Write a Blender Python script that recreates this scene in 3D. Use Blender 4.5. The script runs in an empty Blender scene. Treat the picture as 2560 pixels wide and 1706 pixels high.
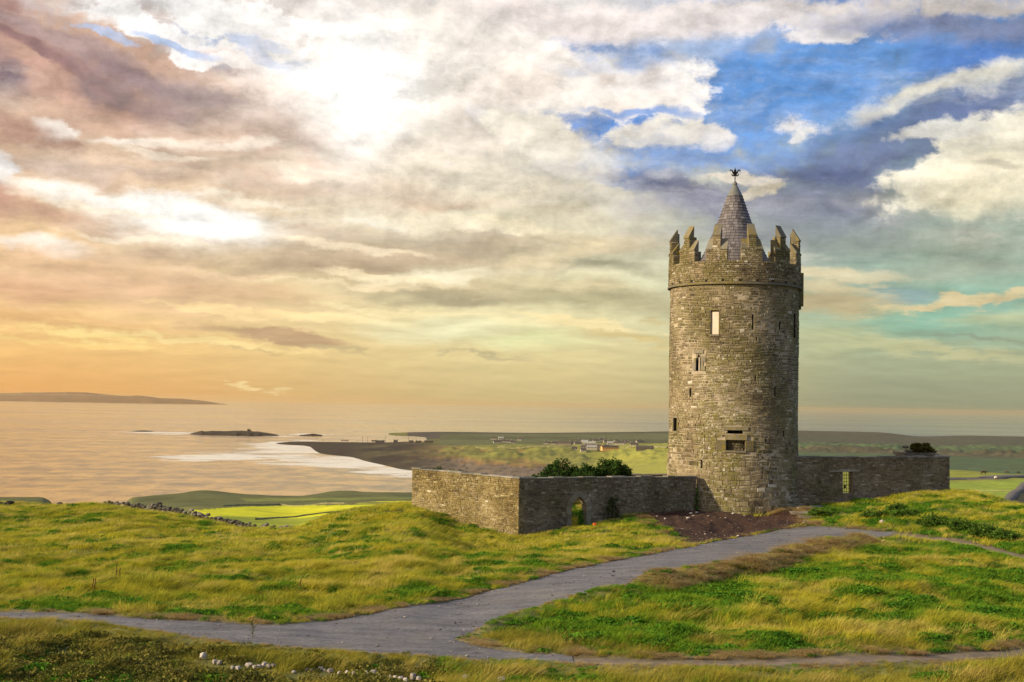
import bpy, math, random
import numpy as np
from mathutils import Vector
R = math.radians
random.seed(7); rng = np.random.default_rng(11)
S = bpy.context.scene
C = S.collection
EYE = 80.0                                   # eye height above the sea (sea = z 0)
FPX = 3200.0                                 # focal length in pixels of a 2560 wide frame
# ------------------------------------------------------------------ camera
_p, _r = R(2.77), R(1.0)
FW = np.array([0, math.cos(_p), math.sin(_p)])
_u0 = np.array([0, -math.sin(_p), math.cos(_p)]); _r0 = np.array([1.0, 0, 0])
RT = math.cos(_r) * _r0 + math.sin(_r) * _u0
UP = -math.sin(_r) * _r0 + math.cos(_r) * _u0
cd = bpy.data.cameras.new('camera'); cam = bpy.data.objects.new('camera', cd); C.objects.link(cam)
cd.sensor_width = 36; cd.lens = 45.0; cd.clip_start = 0.5; cd.clip_end = 90000
from mathutils import Matrix
_m = Matrix.Identity(4)
for i in range(3):
    _m[i][0] = RT[i]; _m[i][1] = UP[i]; _m[i][2] = -FW[i]
_m[2][3] = EYE
cam.matrix_world = _m
S.camera = cam
# ------------------------------------------------------------------ render / exposure
S.render.engine = 'CYCLES'
S.cycles.use_denoising = True
S.cycles.max_bounces = 6; S.cycles.diffuse_bounces = 3; S.cycles.glossy_bounces = 3
S.cycles.transmission_bounces = 3; S.cycles.volume_bounces = 1; S.cycles.transparent_max_bounces = 8
S.view_settings.view_transform = 'Standard'; S.view_settings.look = 'None'
S.view_settings.gamma = 1; S.view_settings.use_curve_mapping = False
EXPO = 0.75
S.view_settings.exposure = EXPO
GAIN = 2 ** EXPO
# ------------------------------------------------------------------ sun
SUN_AZ = R(-112); SUN_EL = R(20)             # azimuth from the view direction (+Y), clockwise
sv = Vector((math.sin(SUN_AZ) * math.cos(SUN_EL), math.cos(SUN_AZ) * math.cos(SUN_EL), math.sin(SUN_EL)))
sl = bpy.data.lights.new('sun', 'SUN'); sl.energy = 3.6; sl.angle = R(2.0); sl.color = (1.0, 0.83, 0.54)
so = bpy.data.objects.new('sun', sl); C.objects.link(so); so.rotation_euler = sv.to_track_quat('Z', 'Y').to_euler()
so.location = (-200, -80, 260)

# ------------------------------------------------------------------ pixel <-> world (world units from real distances)
def at(px, py, Y):
    d = FW + (px - 1280) / FPX * RT + (853 - py) / FPX * UP
    d = d * Y / d[1]
    return np.array([d[0], d[1], d[2] + EYE])
def proj(x, y, z):
    z = z - EYE
    k = x * FW[0] + y * FW[1] + z * FW[2]
    return 1280 + FPX * (x * RT[0] + y * RT[1] + z * RT[2]) / k, 853 - FPX * (x * UP[0] + y * UP[1] + z * UP[2]) / k
def lin(c):
    return tuple(((v / 255) / 12.92 if v / 255 <= 0.04045 else ((v / 255 + 0.055) / 1.055) ** 2.4) for v in c)

# ------------------------------------------------------------------ node helper
class NT:
    def __init__(s, tree): s.t = tree; s.n = tree.nodes; s.l = tree.links
    def new(s, k, **kw):
        n = s.n.new(k)
        for a, v in kw.items(): setattr(n, a, v)
        return n
    def put(s, sock, v):
        if hasattr(v, 'links') or hasattr(v, 'is_linked'): s.l.new(v, sock)
        else: sock.default_value = v
    def math(s, op, a, b=0.0, c=None, clamp=False):
        n = s.new('ShaderNodeMath', operation=op, use_clamp=clamp)
        s.put(n.inputs[0], a); s.put(n.inputs[1], b)
        if c is not None: s.put(n.inputs[2], c)
        return n.outputs[0]
    def vmath(s, op, a, b=None, out=0, scale=None):
        n = s.new('ShaderNodeVectorMath', operation=op)
        s.put(n.inputs[0], a)
        if b is not None: s.put(n.inputs[1], b)
        if scale is not None: s.put(n.inputs['Scale'], scale)
        return n.outputs[out]
    def mix(s, f, a, b, mode='MIX'):
        n = s.new('ShaderNodeMix', data_type='RGBA', blend_type=mode)
        s.put(n.inputs[0], f)
        for k, v in ((6, a), (7, b)):
            if isinstance(v, tuple): v = (v[0], v[1], v[2], 1)
            s.put(n.inputs[k], v)
        return n.outputs[2]
    def rng(s, v, a, b, c=0.0, d=1.0, mode='SMOOTHSTEP'):
        n = s.new('ShaderNodeMapRange', interpolation_type=mode, clamp=True) if mode == 'LINEAR' else s.new('ShaderNodeMapRange', interpolation_type=mode)
        s.put(n.inputs[0], v)
        for i, q in enumerate((a, b, c, d)): s.put(n.inputs[1 + i], q)
        return n.outputs[0]
    def noise(s, vec, scale, detail=4, rough=0.55, dist=0.0, out=0, lac=2.0):
        n = s.new('ShaderNodeTexNoise')
        s.put(n.inputs['Vector'], vec); n.inputs['Scale'].default_value = scale
        n.inputs['Detail'].default_value = detail; n.inputs['Roughness'].default_value = rough
        n.inputs['Distortion'].default_value = dist; n.inputs['Lacunarity'].default_value = lac
        return n.outputs[out]
    def ramp(s, v, stops, mode='LINEAR'):
        n = s.new('ShaderNodeValToRGB'); e = n.color_ramp.elements; n.color_ramp.interpolation = mode
        while len(e) < len(stops): e.new(0.5)
        for i, (p, c) in enumerate(stops): e[i].position = p; e[i].color = (c[0], c[1], c[2], 1)
        s.put(n.inputs[0], v); return n.outputs[0]

# ------------------------------------------------------------------ world: evening sky with cloud decks
W = bpy.data.worlds.new('World'); S.world = W; W.use_nodes = True
g = NT(W.node_tree); g.n.clear()
wout = g.new('ShaderNodeOutputWorld')
sky = g.new('ShaderNodeTexSky', sky_type='NISHITA'); sky.sun_disc = False
sky.sun_elevation = SUN_EL; sky.sun_rotation = SUN_AZ % (2 * math.pi); sky.air_density = 1.2; sky.dust_density = 2.0
tc = g.new('ShaderNodeTexCoord'); D = tc.outputs['Generated']
sp = g.new('ShaderNodeSeparateXYZ'); g.l.new(D, sp.inputs[0]); dx, dy, dz = sp.outputs
az = g.math('ARCTAN2', dx, dy); el = g.math('ARCSINE', dz)
elp = g.math('MAXIMUM', el, 0.0)
kz = g.math('ADD', g.math('MAXIMUM', dz, 0.0), 0.13)
cb = g.new('ShaderNodeCombineXYZ'); g.put(cb.inputs[0], g.math('DIVIDE', dx, kz)); g.put(cb.inputs[1], g.math('DIVIDE', dy, kz)); Q = cb.outputs[0]
cb = g.new('ShaderNodeCombineXYZ'); g.put(cb.inputs[0], az); g.put(cb.inputs[1], el); AE = cb.outputs[0]
# curl the angular coordinates a little so that cloud outlines are irregular
wq = g.noise(Q, 2.2, 5, 0.6, out=1)
w1 = g.vmath('MULTIPLY', g.vmath('SUBTRACT', wq, (0.5, 0.5, 0.5)), (0.085, 0.022, 0.0))
wa = g.noise(AE, 16, 6, 0.65, out=1)
w2 = g.vmath('MULTIPLY', g.vmath('SUBTRACT', wa, (0.5, 0.5, 0.5)), (0.034, 0.026, 0.0))
P = g.vmath('ADD', g.vmath('ADD', AE, w1), w2)
nS = g.noise(Q, 3.0, 9, 0.6, 0.35)            # layered, streaky
AEs = g.vmath('ADD', g.vmath('MULTIPLY', AE, (1.0, 1.45, 1.0)), g.vmath('SCALE', g.vmath('SUBTRACT', wa, (0.5, 0.5, 0.5)), scale=0.02))
_nf = None
def billow(vec, vor=True):
    global _nf
    if not vor: _n = g.noise(vec, 21, 8, 0.66); _nf = _nf or _n; return _n
    n = _nf
    v = g.new('ShaderNodeTexVoronoi', feature='F1', normalize=True); g.put(v.inputs['Vector'], vec); v.inputs['Scale'].default_value = 34; v.inputs['Detail'].default_value = 2.0; v.inputs['Roughness'].default_value = 0.6
    return g.math('MULTIPLY_ADD', g.math('SUBTRACT', 0.33, v.outputs['Distance']), 0.34, n)
nCf = billow(AEs, False); nC = billow(AEs)                              # billowing
nC2 = billow(g.vmath('ADD', AEs, (-0.004, 0.012, 0.0)), False)   # the same field a step towards the light
nM = g.math('MULTIPLY_ADD', nS, 0.5, g.math('MULTIPLY', nC, 0.5))
# clear-air colour: a ramp of elevation at three bearings, over the physical sky
def col(c, k=1.0): l = lin(c); return tuple(v * 10 / GAIN * k for v in l)
T = g.rng(elp, 0.0, 0.42, 0, 1, 'LINEAR')
def ramp3(*cs): return g.ramp(T, [(p, lin(c)) for p, c in zip((0.0, 0.09, 0.20, 0.42, 0.72, 1.0), cs)])
cl = ramp3((244,178,104),(253,202,128),(252,208,150),(242,200,160),(215,200,195),(200,205,215))
cc = ramp3((212,190,134),(232,214,156),(242,230,182),(244,230,204),(248,240,230),(215,215,220))
cr = ramp3((150,154,126),(166,174,140),(152,184,158),(140,160,160),(84,136,208),(110,145,200))
m1 = g.mix(g.rng(az, -0.40, 0.04), cl, cc); m2 = g.mix(g.rng(az, 0.02, 0.30), m1, cr)
base = g.vmath('SCALE', m2, scale=10 / GAIN)
base = g.mix(0.12, base, sky.outputs[0])
# general broken cloud over the whole vault
cov = g.rng(nM, 0.50, 0.66, 0, 0.75)
cov = g.math('MULTIPLY', cov, g.rng(el, 0.03, 0.16))
warm0 = g.mix(g.rng(az, -0.35, 0.30), col((232,194,154)), col((196,192,182)))
warm = g.mix(g.math('MULTIPLY', g.rng(g.math('ABSOLUTE', g.math('ADD', az, 0.04)), 0.24, 0.04), 0.75), warm0, col((240, 224, 204)))
cur = g.mix(cov, base, warm)
thin = g.rng(g.noise(AEs, 55, 7, 0.7), 0.30, 0.50, 0.72, 1.0)
_cb = g.new('ShaderNodeCombineXYZ'); _sp = g.new('ShaderNodeSeparateXYZ'); g.l.new(P, _sp.inputs[0])
g.l.new(_sp.outputs[0], _cb.inputs[0]); g.l.new(_sp.outputs[1], _cb.inputs[1]); _cb.inputs[2].default_value = 1.0; P1 = _cb.outputs[0]
PL = [
# --- left half
(200,110,220,60,-12,(203,216,236),.35,.9,.9,'C'),(520,115,200,60,-15,(190,206,236),.35,.9,.9,'C'),(740,165,120,30,-30,(196,210,234),.3,.9,.9,'C'),
(280,35,110,45,0,(255,252,248),.3,.9,1,'C'),(480,25,150,50,-8,(255,253,250),.4,.9,1,'C'),(440,80,120,30,-20,(253,248,244),.3,.9,.95,'C'),(640,120,120,38,0,(255,250,246),.3,1,1,'C'),(640,155,200,24,-5,(252,244,240),.3,1,.9,'C'),
(130,55,110,30,-8,(214,190,180),.4,.9,.8,'C'),
(330,225,470,125,-12,(208,172,150),.22,.6,1,'C'),(90,190,260,100,-14,(206,166,148),.4,.5,.95,'C'),
(10,30,60,60,-40,(180,140,130),.4,.5,.9,'C'),(150,95,200,24,-16,(176,152,150),.4,.7,.8,'C'),(100,120,200,18,-20,(164,132,128),.4,.7,.8,'S'),
(250,225,90,34,-18,(150,130,130),.5,.8,.9,'C'),(430,220,170,50,-8,(158,136,138),.6,.8,.9,'C'),(620,185,110,30,-4,(176,150,142),.5,.9,.85,'C'),(5,200,75,50,-35,(122,106,116),.5,.6,.95,'C'),(560,265,200,45,-3,(170,146,136),.6,.8,.85,'C'),(390,268,120,30,-10,(158,134,130),.6,.8,.7,'C'),
(170,280,200,40,-6,(222,188,162),.6,.6,.7,'S'),
(150,325,60,26,-10,(255,243,230),.4,.9,.95,'C'),(370,352,150,14,3,(255,243,226),.4,.8,.9,'S'),(600,370,120,16,5,(255,240,222),.4,.8,.8,'S'),
(50,330,130,42,-12,(182,146,128),.5,.6,.9,'C'),(190,360,65,26,0,(176,142,124),.5,.8,.9,'C'),
(560,332,170,24,-3,(206,176,154),.6,.9,.8,'S'),(800,320,80,20,0,(226,204,184),.5,.9,.8,'S'),
(150,425,190,34,-3,(196,172,158),.6,.8,.8,'C'),(370,435,130,26,-4,(184,158,140),.6,.9,.85,'C'),(490,425,50,14,-10,(178,154,138),.5,.8,.8,'C'),(560,405,300,50,-3,(222,196,170),.7,.8,.8,'S'),(620,460,150,40,0,(212,182,156),.6,.9,.8,'S'),
(15,420,50,30,0,(250,246,242),.4,.9,.9,'C'),
(320,500,330,26,-4,(255,250,240),.5,.6,.9,'S'),(520,560,330,62,-2,(255,254,248),.6,.5,1,'S'),(110,610,150,20,0,(255,246,232),.5,.7,.9,'S'),
(80,520,120,38,-8,(208,168,142),.5,.7,.9,'C'),(10,480,40,24,-20,(198,154,132),.5,.7,.8,'C'),(230,565,110,26,-6,(210,178,148),.6,.9,.8,'C'),(420,602,200,12,-2,(222,190,160),.5,.8,.8,'S'),
(230,700,460,80,-4,(234,194,156),.6,.5,.9,'S'),(60,735,260,40,0,(226,178,138),.7,.5,.8,'S'),(600,730,350,40,-3,(222,184,144),.7,.6,.7,'S'),
(380,645,180,22,-4,(208,178,148),.6,.8,.7,'S'),
(1010,480,220,34,-4,(214,190,164),.6,.9,.8,'S'),(1080,515,160,20,0,(216,190,160),.5,.9,.8,'S'),
(800,575,110,28,-3,(200,176,146),.6,.8,.85,'C'),
(930,552,90,16,-4,(255,246,226),.4,.8,.9,'S'),(1220,572,110,14,-3,(252,240,214),.4,.8,.8,'S'),
(950,640,540,62,5,(200,176,146),.5,.5,.9,'S'),(1130,605,270,42,0,(186,170,142),.6,.6,.9,'S'),(820,678,330,26,2,(184,160,134),.6,.6,.8,'S'),
(1080,715,420,38,0,(212,190,150),.6,.6,.8,'S'),(1150,748,240,26,0,(178,166,134),.5,.6,.9,'S'),
(1180,685,200,16,8,(252,240,206),.4,.9,.9,'S'),(820,715,180,8,-1,(250,228,184),.4,.9,.8,'S'),(860,792,140,10,0,(252,232,176),.4,.9,.8,'S'),
(700,838,175,22,-5,(196,164,126),.3,.3,.95,'S'),(850,872,120,8,-6,(206,184,138),.4,.6,.8,'S'),(590,872,80,5,-4,(200,172,126),.4,.5,.7,'S'),
(230,830,170,18,-5,(255,226,150),.4,1,.9,'S'),(480,850,260,12,-3,(254,226,158),.4,1,.85,'S'),(150,855,200,10,0,(250,212,138),.4,1,.8,'S'),(120,800,300,16,-2,(226,178,124),.5,.6,.6,'S'),
(1120,825,220,40,0,(240,236,192),.6,.3,.8,'S'),(1200,885,110,6,-4,(196,182,140),.4,.5,.7,'S'),
(610,962,22,10,0,(250,222,160),.3,.8,.8,'C'),(690,966,34,8,0,(244,216,156),.3,.8,.7,'C'),
(300,520,160,10,-4,(255,240,214),.4,1,.8,'S'),(640,500,140,12,-3,(255,240,214),.4,1,.8,'S'),(420,385,120,10,-5,(255,236,212),.4,1,.75,'S'),(760,430,130,10,-2,(250,230,204),.4,1,.7,'S'),(880,620,200,10,-3,(252,232,196),.4,1,.7,'S'),(350,600,200,8,-3,(255,232,196),.4,1,.8,'S'),(560,770,260,9,-2,(255,224,164),.4,1,.75,'S'),(950,700,160,8,-3,(252,232,190),.4,1,.75,'S'),
# --- crisp high cumulus, top left
(380,60,90,26,-6,(255,252,248),.18,1,1,'C'),(560,60,110,30,-4,(255,252,248),.18,1,1,'C'),(700,60,120,30,-4,(255,250,246),.2,1,1,'C'),(470,140,70,16,-10,(255,250,246),.2,1,.95,'C'),(600,150,60,14,-6,(252,246,242),.2,1,.9,'C'),
(430,105,90,12,-14,(176,196,232),.3,1,.85,'C'),(620,98,80,10,-8,(182,200,234),.3,1,.8,'C'),(690,148,90,14,-20,(186,202,232),.3,1,.85,'C'),(760,205,60,14,-32,(190,204,230),.3,1,.8,'C'),(240,75,60,10,-10,(186,204,234),.3,1,.8,'C'),
(60,110,150,14,-24,(150,118,116),.4,.9,.8,'C'),(330,180,120,18,-10,(150,128,130),.4,.9,.7,'C'),(520,240,90,22,-6,(150,128,128),.4,.9,.75,'C'),(680,250,90,30,-4,(176,152,142),.4,.9,.8,'C'),
# --- round the glow
(1230,250,260,90,0,(245,230,218),.7,.5,.8,'C'),(1180,305,160,44,-4,(214,202,188),.6,.9,.85,'C'),(1130,360,220,30,0,(232,216,196),.6,.9,.8,'C'),
(1270,430,200,50,0,(216,206,184),.7,.7,.8,'S'),(960,375,90,14,0,(244,226,204),.4,.9,.8,'C'),(930,15,60,20,-20,(226,208,200),.5,.8,.7,'C'),
(1200,120,260,90,0,(246,232,222),.8,.4,.7,'C'),
# --- right half: blue
(1930,230,480,165,8,(100,152,216),.5,.9,1,'C'),(1480,110,170,30,-4,(132,166,218),.5,1,.85,'C'),(1560,330,230,55,-6,(96,146,216),.45,.7,.95,'C'),(1500,420,180,30,-15,(112,156,218),.4,.7,.9,'C'),(1700,400,260,50,0,(118,158,216),.6,.6,.8,'C'),
(2480,130,200,80,10,(84,126,194),.6,.8,.9,'C'),
(1560,55,460,52,0,(238,226,220),.4,.9,.95,'C'),(2020,30,280,36,-3,(234,222,212),.4,.9,.95,'C'),(2080,85,110,22,0,(238,230,224),.3,1,.9,'C'),(1850,60,140,40,0,(232,224,222),.4,1,.8,'C'),
(2380,62,300,38,-4,(130,138,166),.4,.7,.9,'C'),(2440,15,240,24,-3,(206,196,186),.4,.7,.9,'C'),(1700,130,260,40,0,(170,184,210),.8,1,.5,'S'),(1900,310,200,60,0,(110,150,208),.8,1,.5,'S'),
(1520,215,165,70,0,(250,242,234),.22,.8,1,'C'),(1700,225,75,78,0,(252,245,238),.22,.9,1,'C'),(1480,255,180,40,0,(248,238,226),.3,.9,1,'C'),(1530,205,90,34,-10,(216,200,188),.5,.9,.8,'C'),(1480,170,140,26,0,(222,224,236),.5,1,.6,'C'),
(1340,135,95,42,-22,(250,240,230),.3,.8,.95,'C'),(1300,210,110,50,0,(242,228,214),.5,.8,.9,'C'),(1640,338,135,30,9,(236,228,214),.25,.9,.95,'C'),(1760,345,40,30,0,(228,222,216),.4,1,.8,'C'),(1660,365,70,16,0,(206,204,206),.5,1,.7,'C'),
(1370,360,120,48,-25,(246,236,216),.25,.8,1,'C'),(1440,385,110,44,-30,(240,230,212),.3,.9,.95,'C'),(1510,398,60,24,-10,(228,226,224),.35,1,.8,'C'),(1370,420,140,40,0,(206,200,190),.7,.6,.8,'C'),
(1960,318,70,22,-8,(238,232,226),.5,1.1,.9,'C'),(1980,345,40,16,20,(236,230,222),.3,.9,.8,'C'),
(2380,275,300,62,14,(106,120,158),.5,.5,.9,'C'),
(2330,228,260,22,17,(232,226,208),.5,.7,.95,'C'),(2510,182,110,30,17,(226,220,202),.5,.8,.9,'C'),
(2150,420,420,80,12,(112,122,156),.6,.7,.9,'C'),(2050,530,420,80,4,(120,124,148),.7,.6,.9,'S'),(1680,470,170,38,-12,(112,116,138),.45,.7,.95,'C'),(1820,505,300,40,0,(124,124,142),.6,.7,.85,'C'),(2050,440,150,26,3,(100,110,146),.6,.7,.7,'C'),
(1980,610,320,90,0,(140,140,144),.8,.5,.8,'S'),
(2460,385,205,62,24,(246,238,216),.16,.5,1,'C'),(2510,440,190,80,0,(244,234,204),.4,.4,1,'C'),(2420,500,280,55,0,(222,212,180),.8,.4,.9,'S'),(2440,600,330,90,0,(176,172,148),.9,.4,.8,'S'),(2330,330,100,18,4,(224,220,208),.3,.9,.9,'C'),(2490,395,60,10,-5,(186,178,160),.4,.9,.6,'C'),
(1840,450,95,14,-3,(240,228,208),.3,.8,.95,'C'),(1890,480,70,14,22,(226,212,180),.4,.8,.85,'C'),(1655,437,42,12,-8,(206,204,206),.6,1,.6,'C'),
# centre right, warm layers
(1420,520,220,60,-6,(206,194,166),.7,.6,.9,'S'),(1340,580,200,24,-4,(246,232,196),.4,.7,.9,'S'),(1520,610,220,30,0,(206,190,156),.6,.8,.8,'S'),(1480,660,260,28,-4,(168,162,136),.6,.7,.85,'S'),(1360,650,130,26,10,(236,216,176),.5,.8,.8,'S'),
(1500,745,300,48,-6,(186,176,138),.5,.5,.9,'S'),(1400,705,260,20,-3,(226,210,168),.5,.8,.8,'S'),(1470,812,200,10,-5,(248,228,172),.4,.7,.9,'S'),(1330,850,180,34,0,(228,230,172),.7,.2,.85,'S'),(1580,845,110,14,-6,(214,192,132),.5,.7,.8,'S'),(1640,800,60,10,0,(206,190,140),.5,.7,.7,'S'),
(1600,150,120,26,0,(120,160,216),.4,1,.7,'C'),(1410,190,60,16,-10,(206,210,222),.5,1,.6,'C'),(1660,200,40,40,0,(214,202,194),.5,1,.6,'C'),(1560,265,60,20,0,(224,210,198),.5,1,.6,'C'),
(1600,285,150,10,0,(110,152,214),.4,1,.8,'C'),(1770,120,110,26,0,(150,180,222),.5,1,.6,'S'),
(1050,560,260,14,-4,(250,236,204),.5,1,.75,'S'),(600,690,200,10,-2,(240,208,168),.5,1,.7,'S'),(1000,780,300,10,-3,(250,232,178),.5,1,.7,'S'),
(700,215,150,50,-8,(250,232,220),.5,1,.7,'C'),
# right of the tower
(2330,800,270,70,4,(138,186,162),.7,.5,.85,'S'),(2480,740,160,40,10,(150,186,166),.5,.6,.9,'S'),(2230,735,120,30,0,(148,172,170),.5,.7,.9,'S'),
(2090,690,160,16,0,(224,210,172),.4,.9,.9,'S'),(2090,765,150,40,0,(196,180,140),.45,.7,.95,'S'),(2060,725,120,12,0,(214,200,160),.5,.9,.8,'S'),(2380,755,190,14,9,(222,204,158),.35,.8,.95,'S'),(2500,790,90,24,0,(190,192,150),.5,.9,.7,'S'),(2330,880,280,16,-3,(200,196,150),.5,.9,.8,'S'),
(2430,842,160,9,1,(146,152,132),.7,.3,.7,'S'),(2080,850,140,40,0,(190,192,148),.6,.6,.8,'S'),(2400,670,220,44,0,(162,168,148),.7,.6,.8,'S'),(2000,640,90,16,0,(196,200,184),.5,.9,.8,'S'),
]

# shared fields handed to every sky cell
FIELDS = {'Base': (cur, 'NodeSocketColor'), 'P1': (P1, 'NodeSocketVector'), 'thin': (thin, 'NodeSocketFloat')}
for k_, a_ in sorted(set((q[9], q[7]) for q in PL)):
    n_ = {'M': nM, 'S': nS, 'C': nC}[k_]
    FIELDS['%s%.1f' % (k_, a_)] = (g.math('DIVIDE', 1.0, g.math('MAXIMUM', g.math('MULTIPLY_ADD', n_, a_ * 3.4, 1 - a_ * 1.7), 0.25)), 'NodeSocketFloat')
def dirof(px, py):
    d = at(px, py, 100.0); d[2] -= EYE; d = d / np.linalg.norm(d); return math.atan2(d[0], d[1]), math.asin(d[2])
def cell_group(name, patches):
    t_ = bpy.data.node_groups.new(name, 'ShaderNodeTree'); q = NT(t_)
    for k_, (s_, ty) in FIELDS.items(): t_.interface.new_socket(k_, in_out='INPUT', socket_type=ty)
    t_.interface.new_socket('Color', in_out='OUTPUT', socket_type='NodeSocketColor')
    gi = q.new('NodeGroupInput').outputs; c_ = gi['Base']
    for (px, py, rx, ry, rot, c, soft, amp, al, kind) in patches:
        a0, e0 = dirof(px, py); t = R(rot - 1.0); ct, st = math.cos(t), math.sin(t); sx, sy = FPX / (rx * 1.5), FPX / (ry * 1.5)
        X_ = q.vmath('DOT_PRODUCT', gi['P1'], (ct * sx, st * sx, -(a0 * ct + e0 * st) * sx), out=1)
        Y_ = q.vmath('DOT_PRODUCT', gi['P1'], (-st * sy, ct * sy, -(-a0 * st + e0 * ct) * sy), out=1)
        r2 = q.math('MULTIPLY_ADD', X_, X_, q.math('MULTIPLY', Y_, Y_))
        rr = q.math('MULTIPLY', q.math('SQRT', r2), gi['%s%.1f' % (kind, amp)])
        f = q.rng(rr, 0.90, 0.84 - 1.35 * soft, 0, al)
        if kind == 'C': f = q.math('MULTIPLY', f, gi['thin'])
        c_ = q.mix(f, c_, col(c))
    q.l.new(c_, q.new('NodeGroupOutput').inputs[0]); return t_
# thin high wisps drawn out along the wind
mw = g.new('ShaderNodeMapping', vector_type='POINT'); g.l.new(P, mw.inputs[0]); mw.inputs['Rotation'].default_value = (0, 0, R(-14)); mw.inputs['Scale'].default_value = (5, 22, 1)
wv = g.math('MULTIPLY', g.rng(g.noise(mw.outputs[0], 1.0, 8, 0.66, 0.3), 0.48, 0.72, 0, 0.42), g.rng(el, 0.09, 0.17))
wcol = g.mix(g.rng(az, -0.3, 0.3), col((250,236,222)), col((214,216,222)))
def glowf(px, py, r1, ry, gain):
    a0, e0 = dirof(px, py)
    m = g.vmath('MULTIPLY', g.vmath('SUBTRACT', P, (a0, e0, 0)), (FPX / r1, FPX / ry, 0))
    v = g.math('SUBTRACT', 1.0, g.vmath('LENGTH', m, out=1), clamp=True)
    return g.math('MULTIPLY', g.math('MULTIPLY', v, v), gain, clamp=True)
G1, G2, G3 = glowf(900, 220, 640, 520, 0.62), glowf(900, 215, 250, 300, 1.35), glowf(470, 575, 340, 95, 0.75)
nS2 = g.noise(g.vmath('ADD', Q, (-0.02, -0.16, 0.0)), 3.0, 8, 0.6, 0.35)
lowk = g.rng(el, 0.05, 0.17)
sh = g.math('ADD', g.math('MULTIPLY', g.math('SUBTRACT', nCf, nC2), g.math('MULTIPLY_ADD', lowk, 0.85, 0.15)), g.math('MULTIPLY', g.math('SUBTRACT', nS, nS2), 0.55))
det0 = g.math('ADD', g.rng(sh, -0.20, 0.20, 0.76, 1.30, 'LINEAR'), g.rng(g.noise(Q, 7.5, 7, 0.68, 0.2), 0.33, 0.67, -0.06, 0.05, 'LINEAR'))
det = g.math('ADD', 1.0, g.math('MULTIPLY', g.math('SUBTRACT', det0, 1.0), g.rng(el, 0.0, 0.09, 0.25, 1.0)))
below = g.rng(el, -0.03, -0.005)
def finish(c_):
    c_ = g.mix(wv, c_, wcol)
    c_ = g.mix(G1, c_, col((255, 246, 232), 1.1)); c_ = g.mix(G2, c_, col((255, 255, 252), 1.25)); c_ = g.mix(G3, c_, col((255, 252, 244), 1.2))
    c_ = g.vmath('SCALE', c_, scale=det); c_ = g.mix(below, col((95, 92, 70)), c_)
    b_ = g.new('ShaderNodeBackground'); b_.inputs[1].default_value = 0.1; g.put(b_.inputs[0], c_); return b_.outputs[0]
AZE = [-0.52, -0.30, -0.20, -0.10, 0.0, 0.10, 0.20, 0.30, 0.52]; ELE = [-0.02, 0.13, 0.40]
def overlap(q, a0, a1, e0, e1):
    a_, e_ = dirof(q[0], q[1]); t = R(q[4] - 1.0); A_ = 0.9 * (1 + q[7] * 3.4 * 0.22) * 1.5 / FPX
    wx = math.hypot(q[2] * math.cos(t), q[3] * math.sin(t)) * A_ + 0.035; wy = math.hypot(q[2] * math.sin(t), q[3] * math.cos(t)) * A_ + 0.014
    return a_ + wx > a0 and a_ - wx < a1 and e_ + wy > e0 and e_ - wy < e1
def cell(i, j):
    ps = [q for q in PL if overlap(q, AZE[i], AZE[i + 1], ELE[j], ELE[j + 1])]
    n_ = g.new('ShaderNodeGroup'); n_.node_tree = cell_group('sky_cell', ps)
    for k_, (s_, ty) in FIELDS.items(): g.l.new(s_, n_.inputs[k_])
    return finish(n_.outputs[0])
def pick(v, edge, lo, hi):
    m = g.new('ShaderNodeMixShader'); g.put(m.inputs[0], g.math('GREATER_THAN', v, edge)); g.l.new(lo, m.inputs[1]); g.l.new(hi, m.inputs[2]); return m.outputs[0]
def tree_(i0, i1, j):
    if i1 - i0 == 1: return cell(i0, j)
    k = (i0 + i1) // 2; return pick(az, AZE[k], tree_(i0, k, j), tree_(k, i1, j))
inside = pick(el, ELE[1], tree_(0, 8, 0), tree_(0, 8, 1))
framed = g.math('MULTIPLY', g.math('LESS_THAN', g.math('ABSOLUTE', az), AZE[-1]), g.math('MULTIPLY', g.math('GREATER_THAN', el, ELE[0]), g.math('LESS_THAN', el, ELE[2])))
m = g.new('ShaderNodeMixShader'); g.put(m.inputs[0], framed); g.l.new(finish(cur), m.inputs[1]); g.l.new(inside, m.inputs[2]); g.l.new(m.outputs[0], wout.inputs[0])
W.cycles.sampling_method = 'MANUAL'; W.cycles.sample_map_resolution = 512

# ================================================================== numpy helpers
def vnoise(x, y, seed=0):
    xi = np.floor(x).astype(np.int64); yi = np.floor(y).astype(np.int64); fx = x - xi; fy = y - yi
    fx = fx * fx * (3 - 2 * fx); fy = fy * fy * (3 - 2 * fy)
    def h(a, b):
        n = (a * 374761393 + b * 668265263 + seed * 1442695041) & 0xffffffff
        n = ((n ^ (n >> 13)) * 1274126177) & 0xffffffff
        return ((n ^ (n >> 16)) & 0xffff) / 65535.0
    return (h(xi, yi) * (1 - fx) + h(xi + 1, yi) * fx) * (1 - fy) + (h(xi, yi + 1) * (1 - fx) + h(xi + 1, yi + 1) * fx) * fy
def fbm(x, y, seed=0, octv=4):
    s = 0; a = 0.5; t = 0
    for i in range(octv):
        s = s + a * vnoise(x * 2 ** i, y * 2 ** i, seed + i * 17); t += a; a *= 0.55
    return s / t
def sstep(a, b, v):
    t = np.clip((v - a) / (b - a), 0, 1); return t * t * (3 - 2 * t)
def inpoly(x, y, poly):
    c = np.zeros(x.shape, bool); n = len(poly)
    for i in range(n):
        x0, y0 = poly[i]; x1, y1 = poly[(i + 1) % n]
        if y0 == y1: continue
        k = ((y0 > y) != (y1 > y)) & (x < (x1 - x0) * (y - y0) / (y1 - y0) + x0); c ^= k
    return c
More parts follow.
